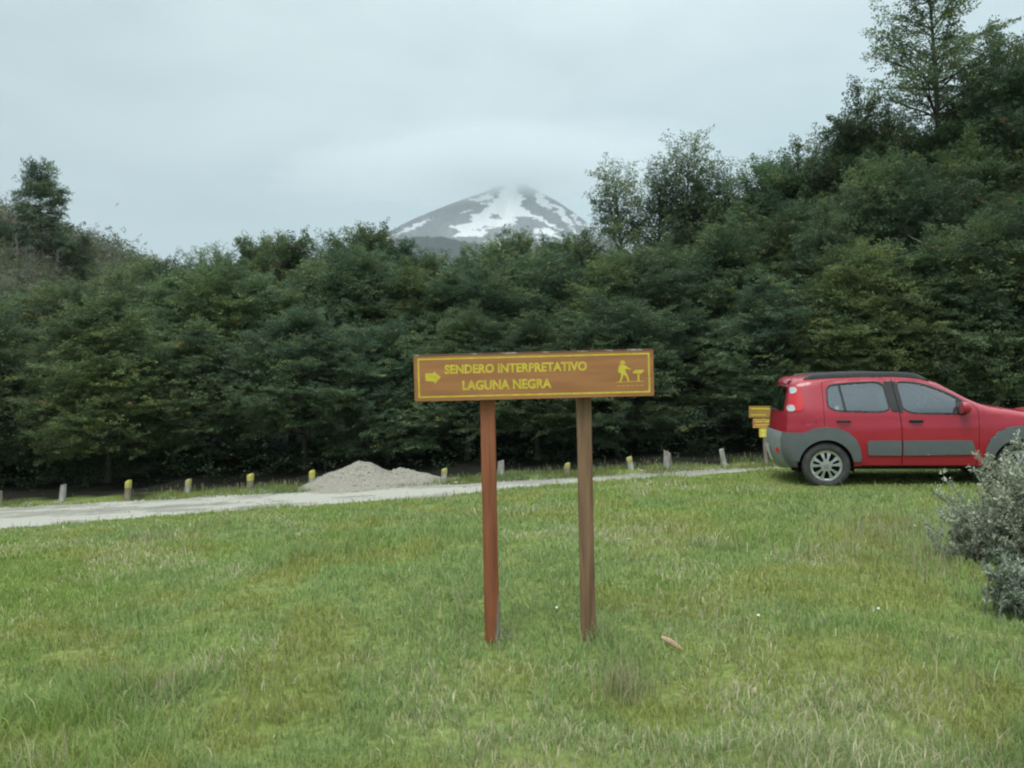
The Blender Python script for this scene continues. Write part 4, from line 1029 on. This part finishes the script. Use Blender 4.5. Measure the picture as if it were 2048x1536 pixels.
# ------------------------------------------------------------------ red hatchback
def solid(name, col, rough=.5, metal=0, spec=.5, coat=0, nscale=0, var=.12):
    m, nt, b = new_mat(name)
    n = noise(nt, nscale or 6, 4); r_ = ramp(nt, n.outputs['Fac'], [(.3, tuple(c*(1-var) for c in col)), (.7, tuple(c*(1+var) for c in col))])
    nt.links.new(r_.outputs[0], b.inputs['Base Color'])
    b.inputs['Roughness'].default_value = rough; b.inputs['Metallic'].default_value = metal; b.inputs['Specular IOR Level'].default_value = spec
    b.inputs['Coat Weight'].default_value = coat; b.inputs['Coat Roughness'].default_value = .06
    return m
K = {}
K['red'] = solid('red_car_paint', (.33, .013, .030), .36, .0, .3, .7, 3, .05)
K['grey'] = solid('grey_cladding', (.105, .120, .125), .55, 0, .4, 0, 8, .08)
K['lightgrey'] = solid('pale_grey_bumper', (.20, .222, .227), .5, 0, .4, 0, 8, .08)
K['black'] = solid('black_trim', (.016, .018, .018), .5, 0, .4, 0, 8)
K['dark'] = solid('dark_underside', (.012, .012, .012), .9, 0, .1)
K['rail'] = solid('dark_roof_rail', (.032, .036, .040), .45, 0, .5)
K['tyre'] = solid('dusty_tyre', (.060, .060, .057), .85, 0, .2, 0, 14, .25)
K['alloy'] = solid('silver_alloy', (.50, .51, .51), .35, .75, .5, 0, 8, .05)
K['seat'] = solid('dark_seat_fabric', (.13, .135, .14), .9, 0, .2)
K['lampred'] = solid('red_lamp_lens', (.50, .010, .020), .3, 0, .35, .2, 8, .04)
K['lampwhite'] = solid('clear_lamp_lens', (.42, .46, .46), .2, 0, .5, .5, 8, .04)
K['plate'] = solid('number_plate', (.5, .5, .48), .4)
def glass_mat(name, tint, refl):
    m = bpy.data.materials.new(name); m.use_nodes = True; nt = m.node_tree; nt.nodes.remove(nt.nodes['Principled BSDF'])
    tr = N(nt, 'ShaderNodeBsdfTransparent'); tr.inputs['Color'].default_value = (*tint, 1)
    gl = N(nt, 'ShaderNodeBsdfGlossy'); gl.inputs['Roughness'].default_value = .03; gl.inputs['Color'].default_value = (.85, .96, 1, 1)
    fr = N(nt, 'ShaderNodeFresnel'); fr.inputs['IOR'].default_value = 1.5
    ad = N(nt, 'ShaderNodeMath', operation='ADD'); ad.inputs[1].default_value = refl; ad.use_clamp = True; nt.links.new(fr.outputs[0], ad.inputs[0])
    ms = N(nt, 'ShaderNodeMixShader'); nt.links.new(ad.outputs[0], ms.inputs['Fac']); nt.links.new(tr.outputs[0], ms.inputs[1]); nt.links.new(gl.outputs[0], ms.inputs[2])
    nt.links.new(ms.outputs[0], nt.nodes['Material Output'].inputs['Surface']); return m
K['glass'] = glass_mat('tinted_glass', (.60, .66, .66), .13)
K['rearglass'] = glass_mat('rear_glass', (.40, .44, .44), .26)

prof = [(-.42, .275), (-.49, .36), (-.535, .50), (-.535, .66), (-.515, .74), (-.50, .90), (-.487, 1.02), (-.455, 1.20), (-.425, 1.34), (-.40, 1.405), (-.33, 1.437), (-.2, 1.457), (.1, 1.472), (.5, 1.482), (.9, 1.478), (1.1, 1.463), (1.256, 1.437), (1.44, 1.37), (1.62, 1.265), (1.80, 1.155), (1.95, 1.085), (2.06, 1.050), (2.26, 1.018), (2.53, .965), (2.72, .90), (2.86, .80), (2.94, .66), (2.96, .48), (2.91, .34), (2.84, .265)]
profd = dens(prof, .05, False)
def arc(cx, r, a0, a1, n=26, cz=.30): return [(cx+r*math.cos(a0+(a1-a0)*i/n), cz+r*math.sin(a0+(a1-a0)*i/n)) for i in range(n+1)]
AF = 2.376; ra = .352; a_in = -math.asin(.035/ra)
body_outline = prof + arc(AF, ra, a_in, math.pi-a_in) + arc(0, ra, a_in, math.pi-a_in)
_WZ = [(.2, .775), (.40, .812), (.60, .828), (.80, .822), (.93, .806), (1.0, .796), (1.2, .715), (1.38, .640), (1.5, .60)]
wz = np.array([q[0] for q in _WZ]); wy = np.array([q[1] for q in _WZ])
def smooth_interp(z):
    return sum(float(np.interp(z+d_, wz, wy)) for d_ in (-.06, -.03, 0, .03, .06))/5
def halfw(x, z):
    w = smooth_interp(z)
    if x < -.10: w -= .55*(-.10-x)**2
    if x > 2.45: w -= .75*(x-2.45)**2
    if x > 1.9: w -= .03*(x-1.9)*min(1, max(0, (z-.8)/.25))
    # pressed crease running along the doors
    w -= .006*math.exp(-((z-(.86+.015*x))/.022)**2)-.004*math.exp(-((z-(.80+.015*x))/.03)**2)
    return w
def edge_drop(x, z, r_=.085):
    d = seg_dist((x, z), prof, False) if in_poly((x, z), prof) else 0
    return r_-math.sqrt(max(0, r_*r_-(r_-d)**2)) if d < r_ else 0
def S(x, z): return halfw(x, z)-edge_drop(x, z)
def wrapper(side):
    def w(x, z, off): return Vector((x, side*(S(x, z)+off), z))
    return w

car = tag(empty('hatchback_car', (0, 0, 0)), 'red five door hatchback with grey cladding and black roof rails parked on the grass', 'car')
body = None
rear_win = smooth_poly([(.045, 1.03), (.035, 1.20), (.05, 1.355), (.20, 1.378), (.50, 1.396), (.757, 1.398), (.79, 1.20), (.822, 1.003), (.45, 1.010)], 2)
front_win = smooth_poly([(.915, 1.398), (1.08, 1.392), (1.22, 1.370), (1.42, 1.300), (1.62, 1.195), (1.78, 1.085), (1.79, .970), (1.40, .976), (.975, .988), (.950, 1.19)], 2)
rear_door = [(-.02, 1.405), (.10, 1.425), (.5, 1.438), (.865, 1.433), (.925, 1.0), (.945, .80), (.945, .30), (.455, .30), (.440, .42), (.385, .56), (.29, .675), (.15, .755), (-.02, .79)]
front_door = [(.865, 1.433), (1.09, 1.420), (1.25, 1.392), (1.44, 1.322), (1.62, 1.217), (1.79, 1.113), (1.875, 1.045), (1.885, .90), (1.878, .60), (1.845, .30), (.945, .30), (.945, .80), (.925, 1.0)]
# keep the two door openings apart by the pillar line
def shift_edge(poly, dx, test): return [(p[0]+dx, p[1]) if test(p) else p for p in poly]
for side in (-1, 1):
    Wp = wrapper(side)
    union = [(-.02, 1.405), (.10, 1.425), (.5, 1.438), (.865, 1.433), (1.09, 1.420), (1.25, 1.392), (1.44, 1.322), (1.62, 1.217), (1.79, 1.113), (1.875, 1.045), (1.885, .90), (1.878, .60), (1.845, .30), (.945, .30), (.455, .30), (.440, .42), (.385, .56), (.29, .675), (.15, .755), (-.02, .79)]
    rim_pts = []
    for rr_ in (.008, .02, .04, .065): rim_pts += inset(profd[::-1], -rr_) if False else [tuple(Vector(p)+Vector(nn)*rr_) for p, nn in zip(profd, [(( (Vector(profd[min(i+1, len(profd)-1)])-Vector(profd[max(i-1, 0)])).normalized().y), -((Vector(profd[min(i+1, len(profd)-1)])-Vector(profd[max(i-1, 0)])).normalized().x)) for i in range(len(profd))])]
    b_ = panel('side_panel', body_outline, [inset(union, -.0005)], Wp, K['red'], car, 0, .03, .055, side, extra=rim_pts, angle=60)
    rd = panel('door', inset(rear_door, .005), [rear_win], Wp, K['red'], car, 0, .03, .05, side, angle=60)
    fd = panel('door', inset(front_door, .005), [front_win], Wp, K['red'], car, 0, .03, .05, side, angle=60)
    for d_, win in ((rd, rear_win), (fd, front_win)):
        panel('window', inset(win, .004), [], Wp, K['glass'], d_, -.010, .004, .06, side)
        panel('window_seal', inset(win, -.012), [inset(win, .010)], Wp, K['black'], d_, .0025, .012, .05, side)
    panel('window_divider', [(.185, 1.372), (.215, 1.374), (.275, 1.018), (.245, 1.02)], [], Wp, K['black'], rd, -.003, .01, .05, side)
    panel('pillar_trim', [(.762, 1.402), (.8625, 1.405), (.9205, 1.0), (.828, 1.003), (.800, 1.20)], [], Wp, K['black'], rd, .0035, .012, .05, side)
    panel('pillar_trim', [(.8705, 1.405), (.912, 1.404), (.945, 1.19), (.972, .990), (.9295, .990)], [], Wp, K['black'], fd, .0035, .012, .05, side)
    panel('mirror_mount', [(1.635, 1.165), (1.765, 1.085), (1.785, 1.02), (1.775, .985), (1.62, .985)], [], Wp, K['black'], fd, .005, .014, .05, side)
    for d_, x0 in ((rd, .145), (fd, 1.045)):
        h_ = panel('handle_recess', smooth_poly([(x0-.01, .855), (x0+.17, .858), (x0+.17, .908), (x0-.01, .905)], 2), [], Wp, K['black'], d_, .0015, .004, .04, side)
        mb = MB(); pts = [Vector(Wp(x0, .885, .006)), Vector(Wp(x0+.02, .890, .034)), Vector(Wp(x0+.08, .893, .042)), Vector(Wp(x0+.14, .890, .034)), Vector(Wp(x0+.16, .885, .006))]
        mb.tube(pts, [.012, .015, .016, .015, .012], 10); mb.build('door_handle', K['black'], d_, True)
    def clad(pts): return smooth_poly(dens(pts, .05), 1)
    panel('door_cladding', clad([(.525, .440), (.936, .436), (.936, .632), (.535, .632), (.515, .60)]), [], Wp, K['grey'], rd, .018, .022, .05, side)
    panel('door_cladding', clad([(.956, .436), (1.80, .448), (1.825, .52), (1.79, .630), (.956, .632)]), [], Wp, K['grey'], fd, .018, .022, .05, side)
    for cx in (0, AF):
        outer = [(-.432, .36), (-.425, .50), (-.37, .645), (-.27, .745), (-.15, .795), (.0, .812), (.15, .795), (.28, .742), (.375, .645), (.425, .53), (.442, .40), (.435, .355)]
        inner = [(x_-cx, z_) for x_, z_ in arc(cx, .345, math.asin(.055/.345), math.pi-math.asin(.055/.345), 30)]
        ring = dens(outer, .03, False)+[(x_, z_) for x_, z_ in inner]
        panel('wheel_arch', [(cx+x_, z_) for x_, z_ in ring], [], Wp, K['grey'], car, .024, .05, .04, side)
    rb = panel('rear_bumper', [(-.36, .262), (-.43, .262), (-.508, .35), (-.553, .495), (-.553, .66), (-.535, .738), (-.30, .742), (-.27, .70), (-.33, .60), (-.37, .50), (-.372, .36)], [], Wp, K['grey'], car, .020, .05, .04, side)
    tl = panel('tail_light', smooth_poly([(-.418, 1.35), (-.345, 1.352), (-.285, 1.315), (-.268, 1.20), (-.268, 1.06), (-.32, 1.022), (-.478, 1.018), (-.468, 1.10), (-.418, 1.18), (-.432, 1.26)], 1), [], Wp, K['lampred'], car, .010, .02, .04, side)
    panel('clear_lens', smooth_poly([(-.42, 1.345), (-.345, 1.345), (-.335, 1.29), (-.385, 1.255), (-.43, 1.26)], 1), [], Wp, K['lampwhite'], tl, .0135, .006, .04, side)
    panel('clear_lens', smooth_poly([(-.474, 1.10), (-.40, 1.115), (-.375, 1.07), (-.385, 1.028), (-.476, 1.023)], 1), [], Wp, K['lampwhite'], tl, .0135, .006, .04, side)
    panel('headlight', smooth_poly([(2.74, .83), (2.83, .775), (2.885, .66), (2.80, .66), (2.74, .74)], 2), [], Wp, K['lampwhite'], car, .010, .02, .04, side)
    panel('front_bumper', [(2.83, .268), (2.90, .34), (2.955, .48), (2.945, .60), (2.80, .60), (2.77, .45), (2.73, .268)], [], Wp, K['grey'], car, .018, .05, .04, side)
    panel('sill', [(.36, .268), (2.02, .268), (2.02, .298), (.36, .298)], [], Wp, K['black'], car, .004, .03, .06, side)
    if side == -1: panel('fuel_flap', smooth_poly([(-.30, .82), (-.11, .825), (-.11, .975), (-.29, .97)], 2), [], Wp, K['red'], car, .0035, .004, .04, side)
    # mirror
    mb = MB(); c = Wp(1.70, 1.055, .115); nr_, ns_ = 10, 16; vs = []
    for i in range(nr_+1):
        t = i/nr_; x_ = -.055+.12*t; rr_ = math.sqrt(max(0, 1-max(0, (t-.25)/.75)**2.2)) if t > .25 else (1 if t > .02 else .93)
        for k in range(ns_):
            a = 2*math.pi*k/ns_; ca_, sa_ = math.cos(a), math.sin(a)
            e = 1/(abs(ca_)**3+abs(sa_)**3)**(1/3)
            vs.append(c+Vector((x_, side*.10*rr_*ca_*e, .078*rr_*sa_*e)))
    mb.add(vs, [(i*ns_+k, i*ns_+(k+1) % ns_, (i+1)*ns_+(k+1) % ns_, (i+1)*ns_+k) for i in range(nr_) for k in range(ns_)]+[tuple(range(ns_))[::-1], tuple(nr_*ns_+k for k in range(ns_))])
    mi = mb.build('mirror', K['red'], car, True, 0, 50)
    mb = MB(); mb.tube([Wp(1.70, 1.0, -.01), Wp(1.70, .985, .04), Wp(1.70, 1.0, .08)], [.035, .03, .03], 10); mb.build('mirror_arm', K['black'], mi, True)
    # roof rail: a rail with tapered feet following the roof
    xs_r = np.linspace(-.24, 1.34, 34); rails = MB(); vs = []
    for i, x_ in enumerate(xs_r):
        zt = float(np.interp(x_, [p[0] for p in prof[9:22]], [p[1] for p in prof[9:22]]))
        e = min(1, (x_+.24)/.10, (1.34-x_)/.22); hgt = .056*math.sin(max(0, e)*math.pi/2)+.004; yb = halfw(x_, zt)-.055
        for (dy, dz) in [(-.026, -.03), (-.030, hgt*.5), (-.016, hgt), (.016, hgt), (.030, hgt*.5), (.026, -.03)]: vs.append(Vector((x_, side*(yb+dy*-1*-1), zt-.005+dz))) if False else vs.append(Vector((x_, side*(yb-dy), zt-.008+dz)))
    m_ = len(xs_r); rails.add(vs, [(i*6+k, i*6+(k+1) % 6, (i+1)*6+(k+1) % 6, (i+1)*6+k) for i in range(m_-1) for k in range(6)]+[tuple(range(6))[::-1], tuple((m_-1)*6+k for k in range(6))])
    rails.build('roof_rail', K['rail'], car, True, 0, 50)

# the skin that runs across the car, over rear, roof, windscreen, bonnet and nose
def strip(name, x0i, x1i, mat, vlo, vhi, off=0, nv=22, thick=0):
    pts = profd[x0i:x1i+1]; vs = []; n = len(profd)
    for i, p in enumerate(pts):
        gi = x0i+i; t = (Vector(profd[min(gi+1, n-1)])-Vector(profd[max(gi-1, 0)])).normalized(); nn = Vector((-t.y, t.x))
        x_, z_ = p; hw_ = S(x_, z_)
        if x_ < -.3: bl = .09 if z_ < 1.0 else .09-.04*(z_-1.0)/.4
        elif x_ < 1.256: bl = .045
        elif x_ < 2.0: bl = .05
        elif x_ < 2.7: bl = .03
        else: bl = .12
        bl = bl
        for j in range(nv+1):
            v = vlo+(vhi-vlo)*j/nv
            q = bl*(1-v*v)+off
            vs.append(Vector((x_+nn.x*q, hw_*v, z_+nn.y*q)))
    m_ = len(pts); mb = MB(); mb.add(vs, [(i*(nv+1)+j, i*(nv+1)+j+1, (i+1)*(nv+1)+j+1, (i+1)*(nv+1)+j) for i in range(m_-1) for j in range(nv)])
    return mb
def pidx(x, z): return min(range(len(profd)), key=lambda i: (profd[i][0]-x)**2+(profd[i][1]-z)**2)
iA, iB, iC, iD, iE, iF, iG, iH = 0, pidx(-.515, .74), pidx(-.487, 1.02), pidx(-.425, 1.34), pidx(1.256, 1.437), pidx(2.0, 1.065), pidx(2.86, .80), len(profd)-1
sk = MB()
for q in (strip('', iA, iC, None, -1, 1), strip('', iD, iE, None, -1, 1), strip('', iF, iH, None, -1, 1), strip('', iC, iD, None, -1, -.90, 0, 3), strip('', iC, iD, None, .90, 1, 0, 3), strip('', iE, iF, None, -1, -.93, 0, 3), strip('', iE, iF, None, .93, 1, 0, 3)): sk.add(q.v, q.f)
sk.build('body_shell', K['red'], car, True, 0, 60)
rw = strip('', iC, iD, None, -.935, .935, .006).build('rear_window', K['rearglass'], car, True)
strip('', iE, iF, None, -.94, .94, .006).build('windscreen', K['glass'], car, True)
bumper = strip('', iA, iB, None, -1.0, 1.0, .020).build('rear_bumper_face', K['lightgrey'], car, True)
q = strip('', pidx(-.49, .36), pidx(-.535, .55), None, -.30, .30, .032, 8); q.build('number_plate', K['plate'], bumper, True)
for v_ in (-.86, .86):
    i_ = pidx(-.53, .50); c0 = strip('', i_, i_+1, None, v_-.001, v_+.001, .026, 2).v[1]; c0 = Vector(c0)
    mb = MB(); nrm = Vector((-1, v_*.75, 0)).normalized(); a_ = nrm.orthogonal().normalized(); b2 = nrm.cross(a_)
    ring = [c0+nrm*.004+(a_*math.cos(t)+b2*math.sin(t))*.036 for t in np.linspace(0, 2*math.pi, 20, endpoint=False)]; ring2 = [p-nrm*.02 for p in ring]
    mb.add(ring+ring2, [tuple(range(20))]+[(i, (i+1) % 20, 20+(i+1) % 20, 20+i) for i in range(20)]); mb.build('reflector', K['lampred'], bumper, False)
# lower hatch lamp strip and wiper
mb = MB(); i_ = pidx(-.487, 1.04); w0_ = [Vector(strip('', i_, i_+1, None, v-.001, v+.001, .03, 2).v[1]) for v in (.0, -.25, -.5, -.72)]
mb.tube(w0_, [.014, .010, .008, .006], 6); mb.build('rear_wiper', K['black'], car, True)
# roof spoiler lip
q = strip('', pidx(-.415, 1.37), pidx(-.36, 1.43), None, -.92, .92, .018, 16); q.build('spoiler', K['red'], car, True)
# bottom pan, wheel wells, cabin
mb = MB(); mb.box((1.22, 0, .262), (3.2, 1.44, .03)); mb.build('underside', K['dark'], car, False, .01)
for cx in (0, AF):
    for sd in (-1, 1):
        mb = MB(); n_ = 24; vs = []
        for k in range(n_+1):
            a = -.25+(math.pi+.5)*k/n_
            for y_ in (.50, .79): vs.append(Vector((cx+.362*math.cos(a), sd*y_, .30+.362*math.sin(a))))
        mb.add(vs, [(2*k, 2*k+1, 2*k+3, 2*k+2) for k in range(n_)]); mb.add([(cx-.40, sd*.50, .2), (cx+.40, sd*.50, .2), (cx+.40, sd*.50, .69), (cx-.40, sd*.50, .69)], [(0, 1, 2, 3)])
        mb.build('wheel_well', K['dark'], car)
inter = MB(); inter.box((.95, 0, .50), (2.4, 1.36, .45)); inter.box((1.75, 0, .86), (.42, 1.30, .26)); inter.build('cabin_floor', K['dark'], car, False, .03)
def seat(x_, y_, w_):
    mb = MB(); mb.box((x_, y_, .78), (.50, w_, .16)); mb.box((x_-.27, y_, 1.0), (.14, w_, .52), Matrix.Rotation(R(-14), 3, 'Y')); 
    if w_ < .8: mb.box((x_-.35, y_, 1.31), (.09, .24, .17), Matrix.Rotation(R(-14), 3, 'Y'))
    else:
        for dy in (-.38, .38): mb.box((x_-.35, y_+dy, 1.29), (.09, .24, .13), Matrix.Rotation(R(-14), 3, 'Y'))
    return mb.build('seat', K['seat'], car, True, .035, 60)
seat(1.10, -.36, .48); seat(1.10, .36, .48); seat(.34, 0, 1.22)
mb = MB(); c = Vector((1.47, .36, 1.0)); ax = Vector((-.85, 0, .52)).normalized(); e1 = Vector((0, 1, 0)); e2 = ax.cross(e1)
mb.tube([c+(e1*math.cos(t)+e2*math.sin(t))*.185 for t in np.linspace(0, 2*math.pi, 33)], .014, 8, False)
mb.tube([c-e1*.18, c+e1*.18], .016, 6); mb.tube([c, c-ax*.25], .03, 6); mb.build('steering_wheel', K['black'], car, True)

# wheels
def wheel(cx, sd):
    r = bpy.data.objects.new('wheel', None)
    yo = sd*.725
    w = MB(); rw_ = .092
    pr = [(.205, -rw_+.012), (.222, -rw_), (.262, -rw_-.004), (.288, -rw_+.006), (.298, -rw_+.022), (.302, -.03), (.303, 0), (.302, .03), (.298, rw_-.022), (.288, rw_-.006), (.262, rw_+.004), (.222, rw_), (.205, rw_-.012)]
    w.lathe([(a, b_*1) for a, b_ in pr], 64, 'y', (cx, yo, .30))
    # tread blocks
    for k in range(64):
        a = 2*math.pi*k/64; rot = Matrix.Rotation(-a, 3, 'Y')
        for yy in (-.055, 0, .055): w.box(Vector((cx, yo+yy, .30))+rot @ Vector((.302, 0, 0)), (.008, .042, .020), rot)
    ty = w.build('tyre', K['tyre'], car, True, 0, 40)
    ty.name = 'wheel'
    tyre = ty
    # alloy rim: dish with openings between twin spokes
    outline = [(.205*math.cos(a), .205*math.sin(a)) for a in np.linspace(0, 2*math.pi, 60, endpoint=False)]
    holes = []
    for k in range(5):
        a = 2*math.pi*k/5+.35
        for (da, r0, r1, wd) in ((0, .085, .172, .135), (math.pi/5, .070, .176, .235)):
            q = []
            for rr_, ww in ((r0, wd*1.0), (r1, wd*1.0)):
                seg = [(rr_*math.cos(a+da+s_*ww), rr_*math.sin(a+da+s_*ww)) for s_ in np.linspace(-1, 1, 5)]
                q += seg if rr_ == r0 else seg[::-1]
            holes.append(smooth_poly(q, 1))
    def wr(u_, v_, off):
        rr_ = math.hypot(u_, v_); dish = .022*(1-(rr_/.205)**2) + (.012 if rr_ > .185 else 0)
        return Vector((cx+u_, yo+sd*(.068+dish*.9+off), .30+v_))
    panel('rim', outline, holes, wr, K['alloy'], tyre, 0, .03, .03, sd, angle=50)
    mb = MB(); mb.lathe([(.0, sd*.02), (.198, sd*.02), (.204, sd*.085)], 48, 'y', (cx, yo, .30)); mb.build('brake_backing', K['dark'], tyre, True)
    mb = MB(); mb.lathe([(.0, sd*.100), (.026, sd*.098), (.030, sd*.088)], 24, 'y', (cx, yo, .30)); mb.build('hub_cap', K['lightgrey'], tyre, True)
for cx in (0, AF):
    for sd in (-1, 1): wheel(cx, sd)
# stand it on the grass
pw = P(1650, 928, 11.36); zr = g(pw.x, 11.36+.7); zf = g(pw.x+AF, 11.36+.3)
car.location = (pw.x+.725*math.sin(R(9.5)), 11.36+.725*math.cos(R(9.5)), (zr*.5+zf*.5)-.028); car.rotation_euler = (0, R(.3), R(-9.5))

# ------------------------------------------------------------------ light
w = bpy.data.worlds.new('World'); scene.world = w; w.use_nodes = True; nt = w.node_tree
bg = nt.nodes['Background']; bg.inputs['Strength'].default_value = .1
SUN_EL, SUN_AZ = R(62), R(205)      # azimuth clockwise from +Y
sky = N(nt, 'ShaderNodeTexSky', sky_type='NISHITA'); sky.sun_disc = False; sky.sun_elevation = SUN_EL; sky.sun_rotation = SUN_AZ; sky.dust_density = 2
hs = N(nt, 'ShaderNodeHueSaturation'); hs.inputs['Saturation'].default_value = .35; nt.links.new(sky.outputs[0], hs.inputs['Color'])
tc = N(nt, 'ShaderNodeTexCoord'); sp = N(nt, 'ShaderNodeSeparateXYZ'); nt.links.new(tc.outputs['Generated'], sp.inputs[0])
# overcast: horizon one third as bright as the zenith, with soft cloud banks
el = N(nt, 'ShaderNodeMapRange'); el.inputs['From Min'].default_value = 0; el.inputs['From Max'].default_value = 1; nt.links.new(sp.outputs['Z'], el.inputs['Value'])
cl = ramp(nt, el.outputs[0], [(0, (.385, .51, .545)), (.17, (.39, .525, .565)), (.34, (.50, .62, .65)), (.47, (.62, .73, .76)), (1, (1.95, 2.1, 2.15))])
mp = N(nt, 'ShaderNodeMapping'); mp.inputs['Scale'].default_value = (1.6, 1.6, 3.4); mp.inputs['Location'].default_value = (.35, .1, .2); nt.links.new(tc.outputs['Generated'], mp.inputs['Vector'])
nz = noise(nt, 1.5, 4, vec=mp.outputs[0], rough=.5, dist=.3); nr = ramp(nt, nz.outputs['Fac'], [(.3, (.80, .83, .86)), (.7, (1.19, 1.17, 1.15))])
mu = N(nt, 'ShaderNodeMix', data_type='RGBA', blend_type='MULTIPLY'); mu.inputs[0].default_value = 1; nt.links.new(cl.outputs[0], mu.inputs[6]); nt.links.new(nr.outputs[0], mu.inputs[7])
# brighter to the right of the view
rx = N(nt, 'ShaderNodeMapRange'); rx.inputs['From Min'].default_value = -.55; rx.inputs['From Max'].default_value = .6; rx.inputs['To Min'].default_value = 8.9; rx.inputs['To Max'].default_value = 12.4; nt.links.new(sp.outputs['X'], rx.inputs['Value'])
sc_ = N(nt, 'ShaderNodeVectorMath', operation='SCALE'); nt.links.new(mu.outputs[2], sc_.inputs[0]); nt.links.new(rx.outputs[0], sc_.inputs['Scale'])
mz = N(nt, 'ShaderNodeMix', data_type='RGBA'); mz.inputs[0].default_value = .88; nt.links.new(hs.outputs[0], mz.inputs[6]); nt.links.new(sc_.outputs[0], mz.inputs[7])
nt.links.new(mz.outputs[2], bg.inputs['Color'])
sl = bpy.data.lights.new('sun', 'SUN'); sl.energy = 1.45; sl.angle = R(25); sl.color = (1, .96, .9)
so = bpy.data.objects.new('sun', sl); COL.objects.link(so)
dv = Vector((math.sin(SUN_AZ)*math.cos(SUN_EL), math.cos(SUN_AZ)*math.cos(SUN_EL), math.sin(SUN_EL)))
so.rotation_euler = (-dv).to_track_quat('-Z', 'Y').to_euler(); so.location = (0, -5, 30)
scene.view_settings.view_transform = 'Standard'; scene.view_settings.look = 'None'; scene.view_settings.exposure = .3; scene.view_settings.gamma = 1
try:
    cy = scene.cycles; cy.max_bounces = 8; cy.diffuse_bounces = 3; cy.glossy_bounces = 3; cy.transmission_bounces = 4; cy.transparent_max_bounces = 8; cy.volume_bounces = 6
    cy.filter_width = 2.1; cy.use_denoising = True; cy.sample_clamp_indirect = 6
except Exception as e: print(e)
